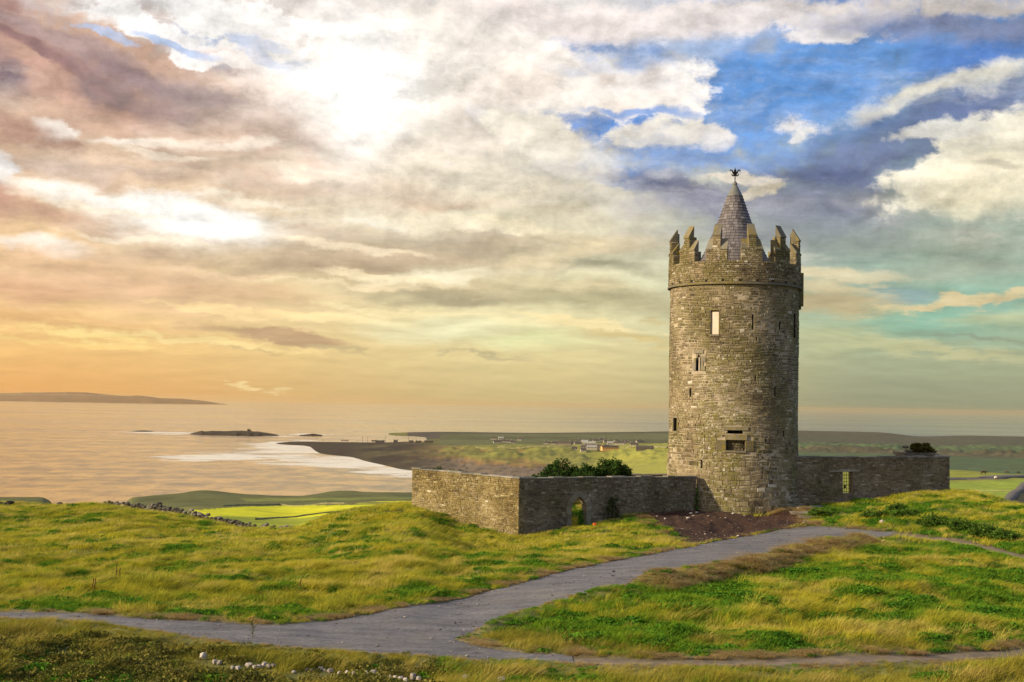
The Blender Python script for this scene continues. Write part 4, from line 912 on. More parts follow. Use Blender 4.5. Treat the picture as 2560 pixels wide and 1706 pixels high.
for h in HO:
    ex = {'lancet': 1.0, 'frame': .28, 'panel': .17}.get(h[6], 0.0) * (h[2] - h[1])
    HS.append(((h[1] - ex) * R0, (h[2] + ex) * R0, h[3] - (.1 if h[6] else 0), h[4] + (.12 if h[6] in ('panel', 'frame') else .22 if h[6] == 'lancet' else .36 if h[6] == 'big' else .22 if h[0] == 'wall_slot' else 0)))
    if h[6] == 'big': HS.append(((h[1] - .5 * (h[2] - h[1])) * R0, (h[2] + .45 * (h[2] - h[1])) * R0, h[3], h[4]))
def wob(s, z):                                # courses that wander a little, as hand laid rubble does
    return 0.045 * math.sin(s * .55 + 1.3 * math.sin(z * .5)) + 0.035 * math.sin(s * 1.3 + z * .8 + 2) + 0.02 * math.sin(s * 3.1 - z * 1.7)
def Pt(s, z, d):
    k = min(1.0, max(0.0, (ZS - .3 - z) / .5)); z2 = z + wob(s, z) * k
    return TP(s / R0, rad(z2) + d + .018 * math.sin(s * .9 + z * .7) * k, z2)
st = courses(Pt, -math.pi * R0, math.pi * R0, lambda s: Z0, lambda s: ZS - 0.02, (0.09, 0.22), (0.16, 0.62), lambda a, b2, za, zb: cut(a, b2, za, zb, HS), -0.09, 0.0, 0.030, False,
             lambda z: 1.0 + 0.75 * (1 - sstep(0.5, 6.5, z - TZ)))
emit(st, vis, tower, M_st, TM)
# pale lichen-whitened blocks that stand out
# string course and parapet
mb = MB(); N_ = 96
def ring(mb, r0, r1, za, zb, n=96, tone=.5):
    vs = []; 
    for r_, z_ in ((r0, za), (r1, za), (r1, zb), (r0, zb)):
        for k in range(n): vs.append(TP(2 * math.pi * k / n, r_, z_))
    fs = []
    for a in range(4):
        for k in range(n): fs.append((a * n + k, a * n + (k + 1) % n, ((a + 1) % 4) * n + (k + 1) % n, ((a + 1) % 4) * n + k))
    mb.add(vs, fs, tone)
ring(mb, 4.1, 4.56, ZS, ZS + .09, tone=.45); ring(mb, 4.1, 4.50, ZS + .093, ZP, tone=.6)
tpart(mb.obj('string_course', M_cap))
PR = 4.50
mb = MB(); ring(mb, 4.02, PR - .045, ZP + .003, ZC - 0.01); tpart(mb.obj('parapet_core', M_mo))
Pp = lambda s, z, d: TP(s / PR, PR + d, z)
st = courses(Pp, -math.pi * PR, math.pi * PR, lambda s: ZP + .004, lambda s: ZC, (0.10, 0.17), (0.18, 0.50), lambda *a: False, -0.07, 0.0, 0.024)
emit(st, vis, tower, M_st, TM, 'parapet_stones', 0)
for k in range(25):
    ph = R(-9.5 - 9.8 + 14.5 * (k - 11)); m2 = MB()
    if abs(ph) > math.pi: continue
    v_, f_ = shell(ph - .017, ph + .017, ZP + .02, ZP + .16, 4.36, PR + .022, 1); m2.add([Vector(q) for q in v_], f_, .2); o = m2.obj('drain_hole', M_dk); tpart(o)  # near-black block standing for the shade inside a drain hole
# inner face walkway and upper merlons
def wedge(mb, pc, half, r0, r1, za, zo, zi, tone=.5, out=0.0):
    """block between bearings; top slopes from zo (outer edge) up to zi (inner edge)"""
    vs = []
    for s_ in (-1, 1):
        a = pc + s_ * half
        vs += [TP(a, r1 + out, za), TP(a, r0, za), TP(a, r0, zi), TP(a, r1 + out, zo)]
    mb.add(vs, [(0, 1, 2, 3), (7, 6, 5, 4), (0, 4, 5, 1), (1, 5, 6, 2), (2, 6, 7, 3), (3, 7, 4, 0)], tone)
Hc = lambda y_: 0
for k in range(12):
    pc = R(15 - 9.8 + 30 * k); pc = pc if pc < math.pi else pc - 2 * math.pi
    me_ = MB(); cw = R(3.35); sw = R(2.9)
    r0, r1 = 4.05, PR - 0.02
    wedge(me_, pc, cw, r0, r1 - .02, ZC - .01, EYE + 11.22, EYE + 11.22 + .001, .5)
    for s_ in (-1, 1): wedge(me_, pc + s_ * (cw + sw), sw, r0, r1 - .02, ZC - .01, EYE + 10.32, EYE + 10.32 + .001, .5)
    mer = tpart(me_.obj('merlon', M_mo))
    m2 = MB()
    for (c0, hw, zt) in ((pc, cw, EYE + 11.22), (pc - cw - sw, sw, EYE + 10.32), (pc + cw + sw, sw, EYE + 10.32)):
        z_ = ZC + .004
        while z_ < zt - .02:
            h = min(random.uniform(.11, .17), zt - z_)
            cuts = [c0 - hw, c0 + random.uniform(-.3, .3) * hw, c0 + hw]
            for a, b2 in zip(cuts[:-1], cuts[1:]):
                v_, f_ = stone_box(lambda s, z, d: TP(s, PR + d, z), a + .0015, b2 - .0015, z_ + .01, z_ + h - .01, -.08, random.uniform(-.01, .012), .006); m2.add(v_, f_, tone_r())
            for s_ in (-1, 1):                                        # flank stones
                q = c0 + s_ * hw
                fl = lambda s, z, d: TP(q + s_ * d / 4.3, s, z)
                if (c0 == pc and z_ < EYE + 10.35) or (c0 != pc and ((c0 < pc) == (s_ > 0))): continue
                v_, f_ = stone_box(fl, r0 + .01, PR - .03, z_ + .01, z_ + h - .01, -.03, .022, .004)
                m2.add(v_, f_, tone_r())
            z_ += h
    o = m2.obj('facing_stones', M_st); o.data.transform(TM); o.parent = mer; o['kind'] = 'stuff'
    for (c0, hw, zo, zi) in ((pc, cw, EYE + 11.24, EYE + 12.10), (pc - cw - sw, sw, EYE + 10.34, EYE + 11.10), (pc + cw + sw, sw, EYE + 10.34, EYE + 11.10)):
        m3 = MB(); wedge(m3, c0, hw + R(.12), r0 - .02, PR, zo, zo + .10, zi, random.uniform(.3, .9), .03); o = m3.obj('cap_stone', M_cap); o.data.transform(TM); o.parent = mer
mb = MB(); ring(mb, 2.2, 4.03, ZC - 1.3, ZC - 1.15); tpart(mb.obj('wall_walk', M_cap))
# conical roof in slate courses
RT_ = [(8.5, 3.25), (9.0, 2.95), (9.95, 2.36), (10.9, 1.90), (11.8, 1.53), (12.65, 1.15), (13.6, .82), (14.6, .49), (15.4, .10)]
rz_ = np.array([q[0] for q in RT_]); rr_ = np.array([q[1] for q in RT_])
rc = lambda z: float(np.interp(z - EYE, rz_, rr_))
mb = MB(); mb.lathe([(rc(EYE + z) - .05, EYE + z) for z in rz_], 40, c=(TX, TY)); roof = tpart(mb.obj('roof', M_dk)); 
slates = []
z = EYE + 8.55
while z < EYE + 14.56:
    h = 0.205; r_ = rc(z); n = max(12, int(2 * math.pi * r_ / .30)); off = random.random()
    zt = z + h
    for k in range(n):
        a = 2 * math.pi * (k + off) / n - math.pi; w_ = 2 * math.pi / n * .93 / 2; r0b, r1b = rc(z), rc(zt)
        dr = random.uniform(0, .012)
        vs = []
        for s_ in (-1, 1):
            vs += [TP(a + s_ * w_, r0b + .055 + dr, z), TP(a + s_ * w_, r0b - .01, z), TP(a + s_ * w_, r1b - .015, zt + .03), TP(a + s_ * w_, r1b + .004, zt + .03)]
        slates.append((vs, [(0, 1, 2, 3), (7, 6, 5, 4), (0, 4, 5, 1), (2, 6, 7, 3), (3, 7, 4, 0)], random.gauss(.5, .2), r0b * 2 * w_ * h if abs((a + 13) % (2 * math.pi) - 13 % (2 * math.pi)) >= 0 else 0))
    z += h
emit(slates, lambda s_: vis(s_) if np.mean(s_[0], axis=0)[2] > EYE + 9.9 else 0, roof, M_sl, TM, 'slates', 300, 'slate')
mb = MB(); mb.lathe([(.53, EYE + 14.53), (.53, EYE + 14.60), (.13, EYE + 15.36), (.16, EYE + 15.38), (.16, EYE + 15.46), (.05, EYE + 15.62), (0.0, EYE + 15.62)], 28, c=(TX, TY)); tpart(mb.obj('roof_cap', M_lead))
# fleur-de-lis finial
mb = MB(); zf = EYE
mb.tube([(TX, TY, zf + 15.5), (TX, TY, zf + 16.1)], .032)
mb.lathe([(0.0, zf + 15.74), (.05, zf + 15.78), (0.0, zf + 15.83)], 8, c=(TX, TY))
pet = [(0, 16.05), (.05, 16.12), (.105, 16.24), (.07, 16.38), (.02, 16.48), (0, 16.60)]
for k in range(len(pet) - 1):
    (a, z1), (b2, z2) = pet[k], pet[k + 1]
    vs = []
    for yy_ in (-.025, .025): vs += [(TX - a, TY + yy_, zf + z1), (TX + a, TY + yy_, zf + z1), (TX + b2, TY + yy_, zf + z2), (TX - b2, TY + yy_, zf + z2)]
    mb.add(vs, [(0, 1, 2, 3), (7, 6, 5, 4), (0, 4, 5, 1), (1, 5, 6, 2), (3, 2, 6, 7), (0, 3, 7, 4)])
for s_ in (-1, 1):
    mb.tube([(TX, TY, zf + 16.06), (TX + s_ * .08, TY, zf + 16.10), (TX + s_ * .15, TY, zf + 16.22), (TX + s_ * .21, TY, zf + 16.35), (TX + s_ * .29, TY, zf + 16.40), (TX + s_ * .35, TY, zf + 16.34), (TX + s_ * .34, TY, zf + 16.27)], [.045, .05, .055, .05, .042, .034, .03])
    mb.tube([(TX, TY, zf + 16.02), (TX + s_ * .10, TY, zf + 15.98), (TX + s_ * .19, TY, zf + 16.0), (TX + s_ * .24, TY, zf + 16.07), (TX + s_ * .2, TY, zf + 16.12)], [.04, .045, .042, .034, .026])
mb.box((TX - .11, TY - .03, zf + 16.03), (TX + .11, TY + .03, zf + 16.09))
tpart(mb.obj('finial', M_fe))
# corbelled box on the far right flank
mb = MB(); pc = R(98)
for (hw, r1, za, zb) in ((R(9), 4.78, EYE + 7.0, ZC - .3), (R(7), 4.66, EYE + 6.78, EYE + 6.99)):
    vs = []
    for z_ in (za, zb):
        for (a, r_) in ((pc - hw, 4.2), (pc + hw, 4.2), (pc + hw, r1), (pc - hw, r1)): vs.append(TP(a, r_, z_))
    mb.add(vs, [(0, 1, 2, 3), (7, 6, 5, 4), (0, 4, 5, 1), (1, 5, 6, 2), (2, 6, 7, 3), (3, 7, 4, 0)], .5)
tpart(mb.obj('machicolation', M_st))

# ================================================================== enclosure walls
def build_wall(label, A, B, zA, zB, th, matl, mort, side, opening=None, base_drop=.6, lr=(.18, .5), hr=(.08, .16), nmax=300, coping=True, bothsides=True):
    """wall from A to B (x, y); tops zA, zB; 'side' = +1 if the seen face is to the right of A->B"""
    A = np.array(A, float); B = np.array(B, float); L = np.linalg.norm(B - A); u = (B - A) / L; nrm = np.array([u[1], -u[0]]) * side
    zb0 = min(gz_nc(*(A + u * t * L)) for t in np.linspace(0, 1, 9)) - base_drop
    w = prop(empty('stone_wall', (A[0], A[1], zb0)), label, 'wall', 'stone walls of the castle enclosure'); xf = Matrix.Translation((-A[0], -A[1], -zb0))
    def Pf(s, z, d):
        q = A + u * s + nrm * (d + .02 * math.sin(s * .8 + z)); k = max(0.0, min(1.0, (min(zA, zB) - .25 - z) / .4)); return (q[0], q[1], z + k * (.03 * math.sin(s * .9 + z * 1.2) + .02 * math.sin(s * 2.3 - z)))
    zt = lambda s: (zA + zB) / 2 + .5 if s is None else zA + (zB - zA) * s / L
    holes = []
    if opening: holes = [opening[:4]]
    # core
    m = MB(); ss = sorted(set(list(np.linspace(0, L, 25)) + ([opening[0], opening[1]] if opening else [])))
    def slab(s0, s1, z0a, z0b, z1a, z1b):
        e = .05; vs = [Pf(s0, z0a, -e), Pf(s1, z0b, -e), Pf(s1, z1b, -e), Pf(s0, z1a, -e), Pf(s0, z0a, -th + e), Pf(s1, z0b, -th + e), Pf(s1, z1b, -th + e), Pf(s0, z1a, -th + e)]
        m.add(vs, [(0, 1, 2, 3), (5, 4, 7, 6), (4, 0, 3, 7), (1, 5, 6, 2), (3, 2, 6, 7), (0, 4, 5, 1)], .4)
    E_ = [(0, L)] if not opening else [(0, opening[0]), (opening[1], L)]
    for s0, s1 in E_: slab(s0 + .03 if s0 == 0 else s0, s1 - .03 if s1 == L else s1, zb0, zb0, zt(s0) - .02, zt(s1) - .02)
    if opening: slab(opening[0], opening[1], opening[3], opening[3], zt(opening[0]) - .02, zt(opening[1]) - .02)
    o = m.obj('wall_core', mort); o.data.transform(xf); o.parent = w
    stn = courses(Pf, 0, L, lambda s: zb0, zt, hr, lr, lambda a, b2, za, zb: cut(a, b2, za, zb, holes), -.07, 0, .018, False)
    if opening and opening[4] == 'arch':
        # arch: voussoirs ring; trim stones behind it
        o0, o1, y0, y1 = opening[:4]; c_ = (o0 + o1) / 2; hw = (o1 - o0) / 2; spring = y0 + (y1 - y0) * .62
        stn = [q for q in stn if not (abs(np.mean([((v_[0] - A[0]) * u[0] + (v_[1] - A[1]) * u[1]) for v_ in q[0]]) - c_) < hw + .33 and np.mean([v_[2] for v_ in q[0]]) < y1 + .42 and (np.mean([v_[2] for v_ in q[0]]) < spring or np.hypot(np.mean([((v_[0] - A[0]) * u[0] + (v_[1] - A[1]) * u[1]) for v_ in q[0]]) - c_, (np.mean([v_[2] for v_ in q[0]]) - spring) * .75) < hw + .34))]
    area = lambda q: q[3]
    emit(stn, area, w, matl, xf, 'small_stones', nmax)
    if bothsides:
        Pb = lambda s, z, d: Pf(s, z, -th - d)
        stn = courses(Pb, 0, L, lambda s: zb0, zt, (.14, .25), (.3, .7), lambda a, b2, za, zb: cut(a, b2, za, zb, holes), -.07, 0, .02, False); emit(stn, area, w, matl, xf, 'rear_stones', 0)
    # end faces
    m = MB()
    for e_, sg in ((0, -1), (L, 1)):
        z = zb0
        while z < zt(e_) - .03:
            h = min(random.uniform(*hr) * 1.2, zt(e_) - z); q = -.02
            while q > -th + .02:
                k = max(q - random.uniform(.2, .4), -th)
                if k < -th + .1: k = -th
                fp = lambda s, z_, d: Pf(e_ + sg * d, z_, s)
                v_, f_ = stone_box(fp, k + .008, q - .008, z + .01, z + h - .01, -.07, .0); m.add(v_, f_, tone_r()); q = k
            z += h
    o = m.obj('end_stones', matl); o.data.transform(xf); o.parent = w; o['kind'] = 'stuff'
    if coping:
        s = -.03
        while s < L:
            l_ = random.uniform(.6, 1.3); e = min(s + l_, L + .03)
            if L - e < .4: e = L + .03
            m = MB(); j = random.uniform(-.01, .01); za, zb = zt(max(s, 0)), zt(min(e, L)); hh_ = .07 + random.uniform(-.02, .05)
            vs = [Pf(s + .006, za + .004, .03 + j), Pf(e - .006, zb + .004, .03 + j), Pf(e - .006, zb + hh_, .015 + j), Pf(s + .006, za + hh_, .015 + j), Pf(s + .006, za + .004, -th - .03), Pf(e - .006, zb + .004, -th - .03), Pf(e - .006, zb + hh_, -th - .015), Pf(s + .006, za + hh_, -th - .015)]
            m.add(vs, [(0, 1, 2, 3), (5, 4, 7, 6), (4, 0, 3, 7), (1, 5, 6, 2), (3, 2, 6, 7), (0, 4, 5, 1)], random.uniform(.4, .9)); o = m.obj('coping_stone', M_cop); o.data.transform(xf); o.parent = w; s = e
    return w, Pf, xf, u, nrm, zb0, L
M_cop = stone_mat('coping', [(0.1, (0.10, 0.088, 0.070)), (0.6, (0.20, 0.178, 0.148)), (1, (0.30, 0.27, 0.23))], 0.4, 0.4)
C1 = at(1298, 1195, 76.3); C0 = at(1030, 1170, 85.6); C2 = at(1742, 1191, 84.1)
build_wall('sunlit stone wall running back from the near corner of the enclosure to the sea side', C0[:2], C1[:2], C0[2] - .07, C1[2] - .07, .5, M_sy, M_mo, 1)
# front wall with the arched doorway
A_, B_ = C1[:2], C2[:2]; Lw = np.linalg.norm(B_ - A_); uw = (B_ - A_) / Lw
def wall_s(px):
    best = min(np.linspace(0, Lw, 800), key=lambda s: abs(proj(*(A_ + uw * s), EYE - 5)[0] - px)); return best
s0, s1 = wall_s(1428), wall_s(1466)
q_ = A_ + uw * (s0 + s1) / 2; zap = at(1448, 1240, q_[1])[2]; zbt = gz_nc(*q_)
arch = (s0, s1, zbt - .2, zap, 'arch')
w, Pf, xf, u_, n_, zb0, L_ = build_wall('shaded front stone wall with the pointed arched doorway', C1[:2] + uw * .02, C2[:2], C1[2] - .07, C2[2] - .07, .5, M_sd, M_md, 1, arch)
c_ = (s0 + s1) / 2; hw = (s1 - s0) / 2; spr = zbt + (zap - zbt) * .60
def arc(r, t):      # pointed arch of two arcs; t -1..1; returns s, z at offset r from the opening edge
    R_ = hw * 2.1; cx_ = hw - R_; al = math.acos((R_ - hw) / R_)
    a = (1 - abs(t)) * al; x_ = cx_ + (R_ + r) * math.cos(a); z_ = (R_ + r) * math.sin(a) * (zap - spr) / (R_ * math.sin(al)); return (c_ + (x_ if t > 0 else -x_), spr + z_)
def prism(name, quad, d0, d1, matl, tone):
    m = MB(); k = len(quad); vs = [Pf(s, z, d0) for s, z in quad] + [Pf(s, z, d1) for s, z in quad]
    m.add(vs, [tuple(range(k))[::-1], tuple(range(k, 2 * k))] + [(i, (i + 1) % k, k + (i + 1) % k, k + i) for i in range(k)], tone)
    o = m.obj(name, matl); o.data.transform(xf); o.parent = w; return o
M_vo = stone_mat('voussoir_stone', [(0.1, (0.16, 0.135, 0.10)), (0.6, (0.24, 0.205, 0.155)), (1, (0.32, 0.28, 0.22))], 0.3, 0.2)
NV = 7
for sg in (-1, 1):
    for i in range(NV):
        t0, t1 = i / NV + .004, (i + 1) / NV - .006
        if i == NV - 1: t1 = .999
        pts = [arc(.0, sg * (1 - t0) if True else 0) for _ in (0,)]
        a0, a1 = (t0), (t1)
        qd = [arc(0, sg * max(a0, 1e-3)), arc(0, sg * max(a1, 1e-3)), arc(.40, sg * max(a1, 1e-3)), arc(.40, sg * max(a0, 1e-3))]
        prism('voussoir', qd, -.4, .035 + random.uniform(0, .012), M_vo, random.uniform(.3, .9))
    z = zb0
    while z < spr - .02:
        h = min(random.uniform(.22, .34), spr - z); ww = random.uniform(.26, .40); e0 = c_ + sg * hw; e1 = c_ + sg * (hw + ww)
        prism('jamb_stone', [(e0, z + .008), (e1, z + .008), (e1, z + h - .008), (e0, z + h - .008)], -.45, .03 + random.uniform(0, .012), M_vo, random.uniform(.3, .9)); z += h
    # spandrel closing the square opening down to the arch curve
    pts = [arc(.0, sg * t) for t in np.linspace(.001, .999, 8)]; pts = pts + [(c_ + sg * hw, zap + .0)]
    prism('spandrel', pts, -.42, -.06, M_md, .4)
# back wall, right wall, return wall
DA = np.array([-6.3, 86.6]); DB = np.array([11.4, 91.9])
build_wall('low back stone wall behind the bushes, meeting the left side of the tower', DA, DB, EYE - 5.25, EYE - 4.93, .45, M_sd, M_md, 1, nmax=80)
EA = np.array([18.75, 85.9]); EB = np.array([30.95, 90.3]); LE = np.linalg.norm(EB - EA); ue = (EB - EA) / LE
def wall_s2(px): return min(np.linspace(0, LE, 800), key=lambda s: abs(proj(*(EA + ue * s), EYE - 4.5)[0] - px))
g0, g1 = wall_s2(2108), wall_s2(2133); qg = EA + ue * (g0 + g1) / 2; gzt = at(2120, 1180, qg[1])[2]; gzb = at(2120, 1233, qg[1])[2]
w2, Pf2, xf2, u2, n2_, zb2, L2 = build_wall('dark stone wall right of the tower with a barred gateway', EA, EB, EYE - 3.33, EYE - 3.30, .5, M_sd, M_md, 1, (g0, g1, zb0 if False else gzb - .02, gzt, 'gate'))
# (masonry below the gate sill)
m = MB(); vs = [Pf2(g0, gzb - 2, .01), Pf2(g1, gzb - 2, .01), Pf2(g1, gzb, .01), Pf2(g0, gzb, .01), Pf2(g0, gzb - 2, -.5), Pf2(g1, gzb - 2, -.5), Pf2(g1, gzb, -.5), Pf2(g0, gzb, -.5)]
m.add(vs, [(0, 1, 2, 3), (5, 4, 7, 6), (4, 0, 3, 7), (1, 5, 6, 2), (3, 2, 6, 7), (0, 4, 5, 1)], .5); o = m.obj('sill', M_sd); o.data.transform(xf2); o.parent = w2
m = MB(); za, zb = gzt + .004, gzt + .11; a_, b_ = g0 - 1.15, g1 + .35
vs = [Pf2(a_, za, .06), Pf2(b_, za, .06), Pf2(b_, zb, .06), Pf2(a_, zb, .06), Pf2(a_, za, -.3), Pf2(b_, za, -.3), Pf2(b_, zb, -.3), Pf2(a_, zb, -.3)]
m.add(vs, [(0, 1, 2, 3), (5, 4, 7, 6), (4, 0, 3, 7), (1, 5, 6, 2), (3, 2, 6, 7), (0, 4, 5, 1)], 1.0); o = m.obj('lintel', M_cop); o.data.transform(xf2); o.parent = w2
gate = prop(empty('gate', tuple(np.r_[qg, gzb])), 'narrow iron barred gate in the wall right of the tower', 'gate'); gxf = Matrix.Translation((-qg[0], -qg[1], -gzb))
M_gt = plain('gate_paint', (0.10, 0.085, 0.02), 0.6, 0.3)
for i in range(5):
    m = MB(); s = g0 + .03 + (g1 - g0 - .06) * i / 4; m.tube([Pf2(s, gzb + .03, -.2), Pf2(s, gzt - (.06 if i in (0, 4) else .02), -.2)], .017, 6); m.tube([Pf2(s, gzt - .06, -.2), Pf2(s, gzt - .01, -.2)], [.017, .003], 6); o = m.obj('bar', M_gt); o.data.transform(gxf); o.parent = gate
for i in range(6):
    m = MB(); z = gzb + .12 + (gzt - gzb - .35) * i / 5; m.box((-.001, -.012, -.02), (0, 0, 0)) if False else None
    m.tube([Pf2(g0 + .01, z, -.2), Pf2(g1 - .01, z, -.2)], .016, 6); o = m.obj('rail', M_gt); o.data.transform(gxf); o.parent = gate
m = MB(); q1 = Pf2(g0 + .28, gzb + .45, -.22); m.box((q1[0] - .07, q1[1] - .03, q1[2] - .1), (q1[0] + .07, q1[1] + .03, q1[2] + .12)); o = m.obj('lock_box', M_fe); o.data.transform(gxf); o.parent = gate
FA = EB + np.array([-.25, .42]); FB = FA + np.array([1.9, 9.0])
build_wall('return wall running back from the right hand end of the gateway wall', FA, FB, EYE - 3.32, EYE - 3.25, .5, M_sd, M_md, 1, nmax=40)
# ruined stone slab house remains behind the right wall
zr = at(2300, 1140, 94)[2]
ru = prop(empty('stone_outbuilding', (29.3, 94.5, zr - 2.6)), 'low stone outbuilding with a slab top behind the right wall, a bush growing on it', 'outbuilding')
def rel(o, root):
    o.data.transform(Matrix.Translation(-Vector(root.location))); o.parent = root; return o
xa, xb = at(2264, 1137, 93)[0], at(2340, 1137, 93)[0]
m = MB(); m.box((xa + .1, 93.1, zr - 2.6), (xb - .1, 95.8, zr + .02), .4); rel(m.obj('wall', M_sd), ru)
m = MB(); m.box((xa, 93, zr + .025), (xb, 96, zr + .22), .3, .03); rel(m.obj('slab', M_cop), ru)
for i in range(4): m = MB(); m.rock((xa + .28 + .2 * (i % 2), 93.4 + .3 * i, zr + .36 + .26 * (i > 1)), .26, .3, .17, .4, 40 + i); rel(m.obj('loose_stone', M_sd), ru)

# stone steps
stp = prop(empty('stone_steps', tuple(gpx(2010, 1300, h_all))), 'flight of irregular pale stone steps between the tower foot and the grass bank', 'steps')
for i, (px_, py_, w_) in enumerate([(2043, 1312, .95), (2030, 1304, .95), (2014, 1293, .95), (1998, 1281.5, 1.15), (2012, 1272, 1.0), (2046, 1267, 1.1)]):
    q = gpx(px_, py_, h_all); m = MB(); m.box((q[0] - w_ / 2, q[1] - .30, q[2] - .25), (q[0] + w_ / 2, q[1] + .35, q[2] + .07), random.uniform(.6, 1), .035); rel(m.obj('step', M_cop), stp)

# ================================================================== vegetation
def leaf_mat(name, g1, g2, tip, transl=0.35, nsc=0.35, straw=None, straw_lo=.5, straw_hi=.62):
    m = bpy.data.materials.new(name); m.use_nodes = True; g = NT(m.node_tree); g.n.clear()
    out = g.new('ShaderNodeOutputMaterial'); d = g.new('ShaderNodeBsdfDiffuse'); t = g.new('ShaderNodeBsdfTranslucent'); mx = g.new('ShaderNodeMixShader')
    pos = g.new('ShaderNodeNewGeometry').outputs['Position']
    a = g.new('ShaderNodeAttribute', attribute_name='tone').outputs['Fac']; hgt = g.new('ShaderNodeAttribute', attribute_name='along').outputs['Fac']
    n = g.noise(pos, nsc, 5, 0.6); n2 = g.noise(pos, nsc * 6, 3, 0.6)
    c = g.mix(g.rng(g.math('ADD', g.math('MULTIPLY', n, .5), g.math('MULTIPLY', n2, .5)), .42, .58), g1, g2)
    if straw: c = g.mix(g.math('MULTIPLY', g.rng(g.noise(pos, nsc * 1.3, 5, .66), straw_lo, straw_hi), g.rng(hgt, 0.05, 0.7)), c, straw)
    c = g.mix(g.math('MULTIPLY', hgt, .45), c, tip)
    c = g.vmath('SCALE', c, scale=g.rng(a, 0, 1, .45, 1.45, 'LINEAR'))
    g.put(d.inputs[0], c); g.put(t.inputs[0], c); mx.inputs[0].default_value = transl
    g.l.new(d.outputs[0], mx.inputs[1]); g.l.new(t.outputs[0], mx.inputs[2]); g.l.new(mx.outputs[0], out.inputs[0]); return m
M_gr = leaf_mat('wild_grass', (0.20, 0.245, 0.016), (0.49, 0.44, 0.028), (0.56, 0.48, 0.08), straw=(0.60, 0.47, 0.14), straw_lo=.47, straw_hi=.64)
M_gf = leaf_mat('foreground_grass', (0.15, 0.175, 0.018), (0.34, 0.30, 0.032), (0.42, 0.33, 0.07), straw=(0.52, 0.41, 0.12), straw_lo=.50, straw_hi=.64)
M_cl = leaf_mat('broad_green_leaf', (0.035, 0.125, 0.012), (0.095, 0.23, 0.018), (0.13, 0.26, 0.03), .3, .8)
M_lu = leaf_mat('lush_grass', (0.065, 0.165, 0.010), (0.16, 0.27, 0.018), (0.24, 0.33, 0.03), .35, .5)
M_dr = leaf_mat('dry_grass', (0.42, 0.29, 0.12), (0.58, 0.42, 0.18), (0.64, 0.48, 0.23), .5, .8)
M_ht = leaf_mat('heather_scrub', (0.085, 0.10, 0.02), (0.17, 0.145, 0.035), (0.22, 0.19, 0.05), .2, .9)
def blades(n, rad_, h0, h1, w, lean, curl, wind=(0.5, .25), seg=3, seed=0, droop=0.0):
    r_ = random.Random(seed); V = []; F_ = []; T_ = []; A_ = []
    for i in range(n):
        a = r_.uniform(0, 2 * math.pi); d = rad_ * math.sqrt(r_.random()); x0, y0 = d * math.cos(a), d * math.sin(a); h = r_.uniform(h0, h1) * (1 - .35 * d / rad_)
        lx = wind[0] * r_.uniform(.3, 1.5) * lean + math.cos(a) * lean * .45 * d / rad_ + r_.gauss(0, .16); ly = wind[1] * r_.uniform(.3, 1.5) * lean + math.sin(a) * lean * .45 * d / rad_ + r_.gauss(0, .16)
        fa = r_.uniform(0, math.pi); fx, fy = math.cos(fa) * w / 2, math.sin(fa) * w / 2; b = len(V); t_ = r_.random()
        for s in range(seg + 1):
            t = s / seg; k = h * t; px_ = x0 + lx * h * (t * .35 + curl * t * t); py_ = y0 + ly * h * (t * .35 + curl * t * t); z_ = k * (1 - droop * t * t) - .03
            ww = (1 - t * .85)
            V.append((px_ - fx * ww, py_ - fy * ww, z_)); V.append((px_ + fx * ww, py_ + fy * ww, z_)); A_ += [t, t]
        for s in range(seg): F_.append((b + 2 * s, b + 2 * s + 1, b + 2 * s + 3, b + 2 * s + 2)); T_.append(t_)
    return V, F_, T_, A_
def clover(n, rad_, h, seed):
    r_ = random.Random(seed); V = []; F_ = []; T_ = []; A_ = []
    for i in range(n):
        a = r_.uniform(0, 2 * math.pi); d = rad_ * math.sqrt(r_.random()); c_ = Vector((d * math.cos(a), d * math.sin(a), r_.uniform(.2, 1) * h * (1.1 - .5 * d / rad_)))
        s = r_.uniform(.02, .05); u = Vector((r_.gauss(0, 1), r_.gauss(0, 1), r_.gauss(0, .45))).normalized() * s; v = Vector((r_.gauss(0, 1), r_.gauss(0, 1), r_.gauss(0, .6)))
        v = (v - u * v.dot(u) / s / s).normalized() * s * .8; b = len(V)
        V += [tuple(c_ - u), tuple(c_ - v), tuple(c_ + u), tuple(c_ + v)]; F_.append((b, b + 1, b + 2, b + 3)); T_.append(r_.random()); A_ += [.4] * 4
    return V, F_, T_, A_
def src(name, data, matl):
    V, F_, T_, A_ = data; me = mesh_np(name, V, F_, tone=T_, attrs={'along': ('POINT', 'FLOAT', A_)}); me.materials.append(matl)
    return bpy.data.objects.new(name, me)
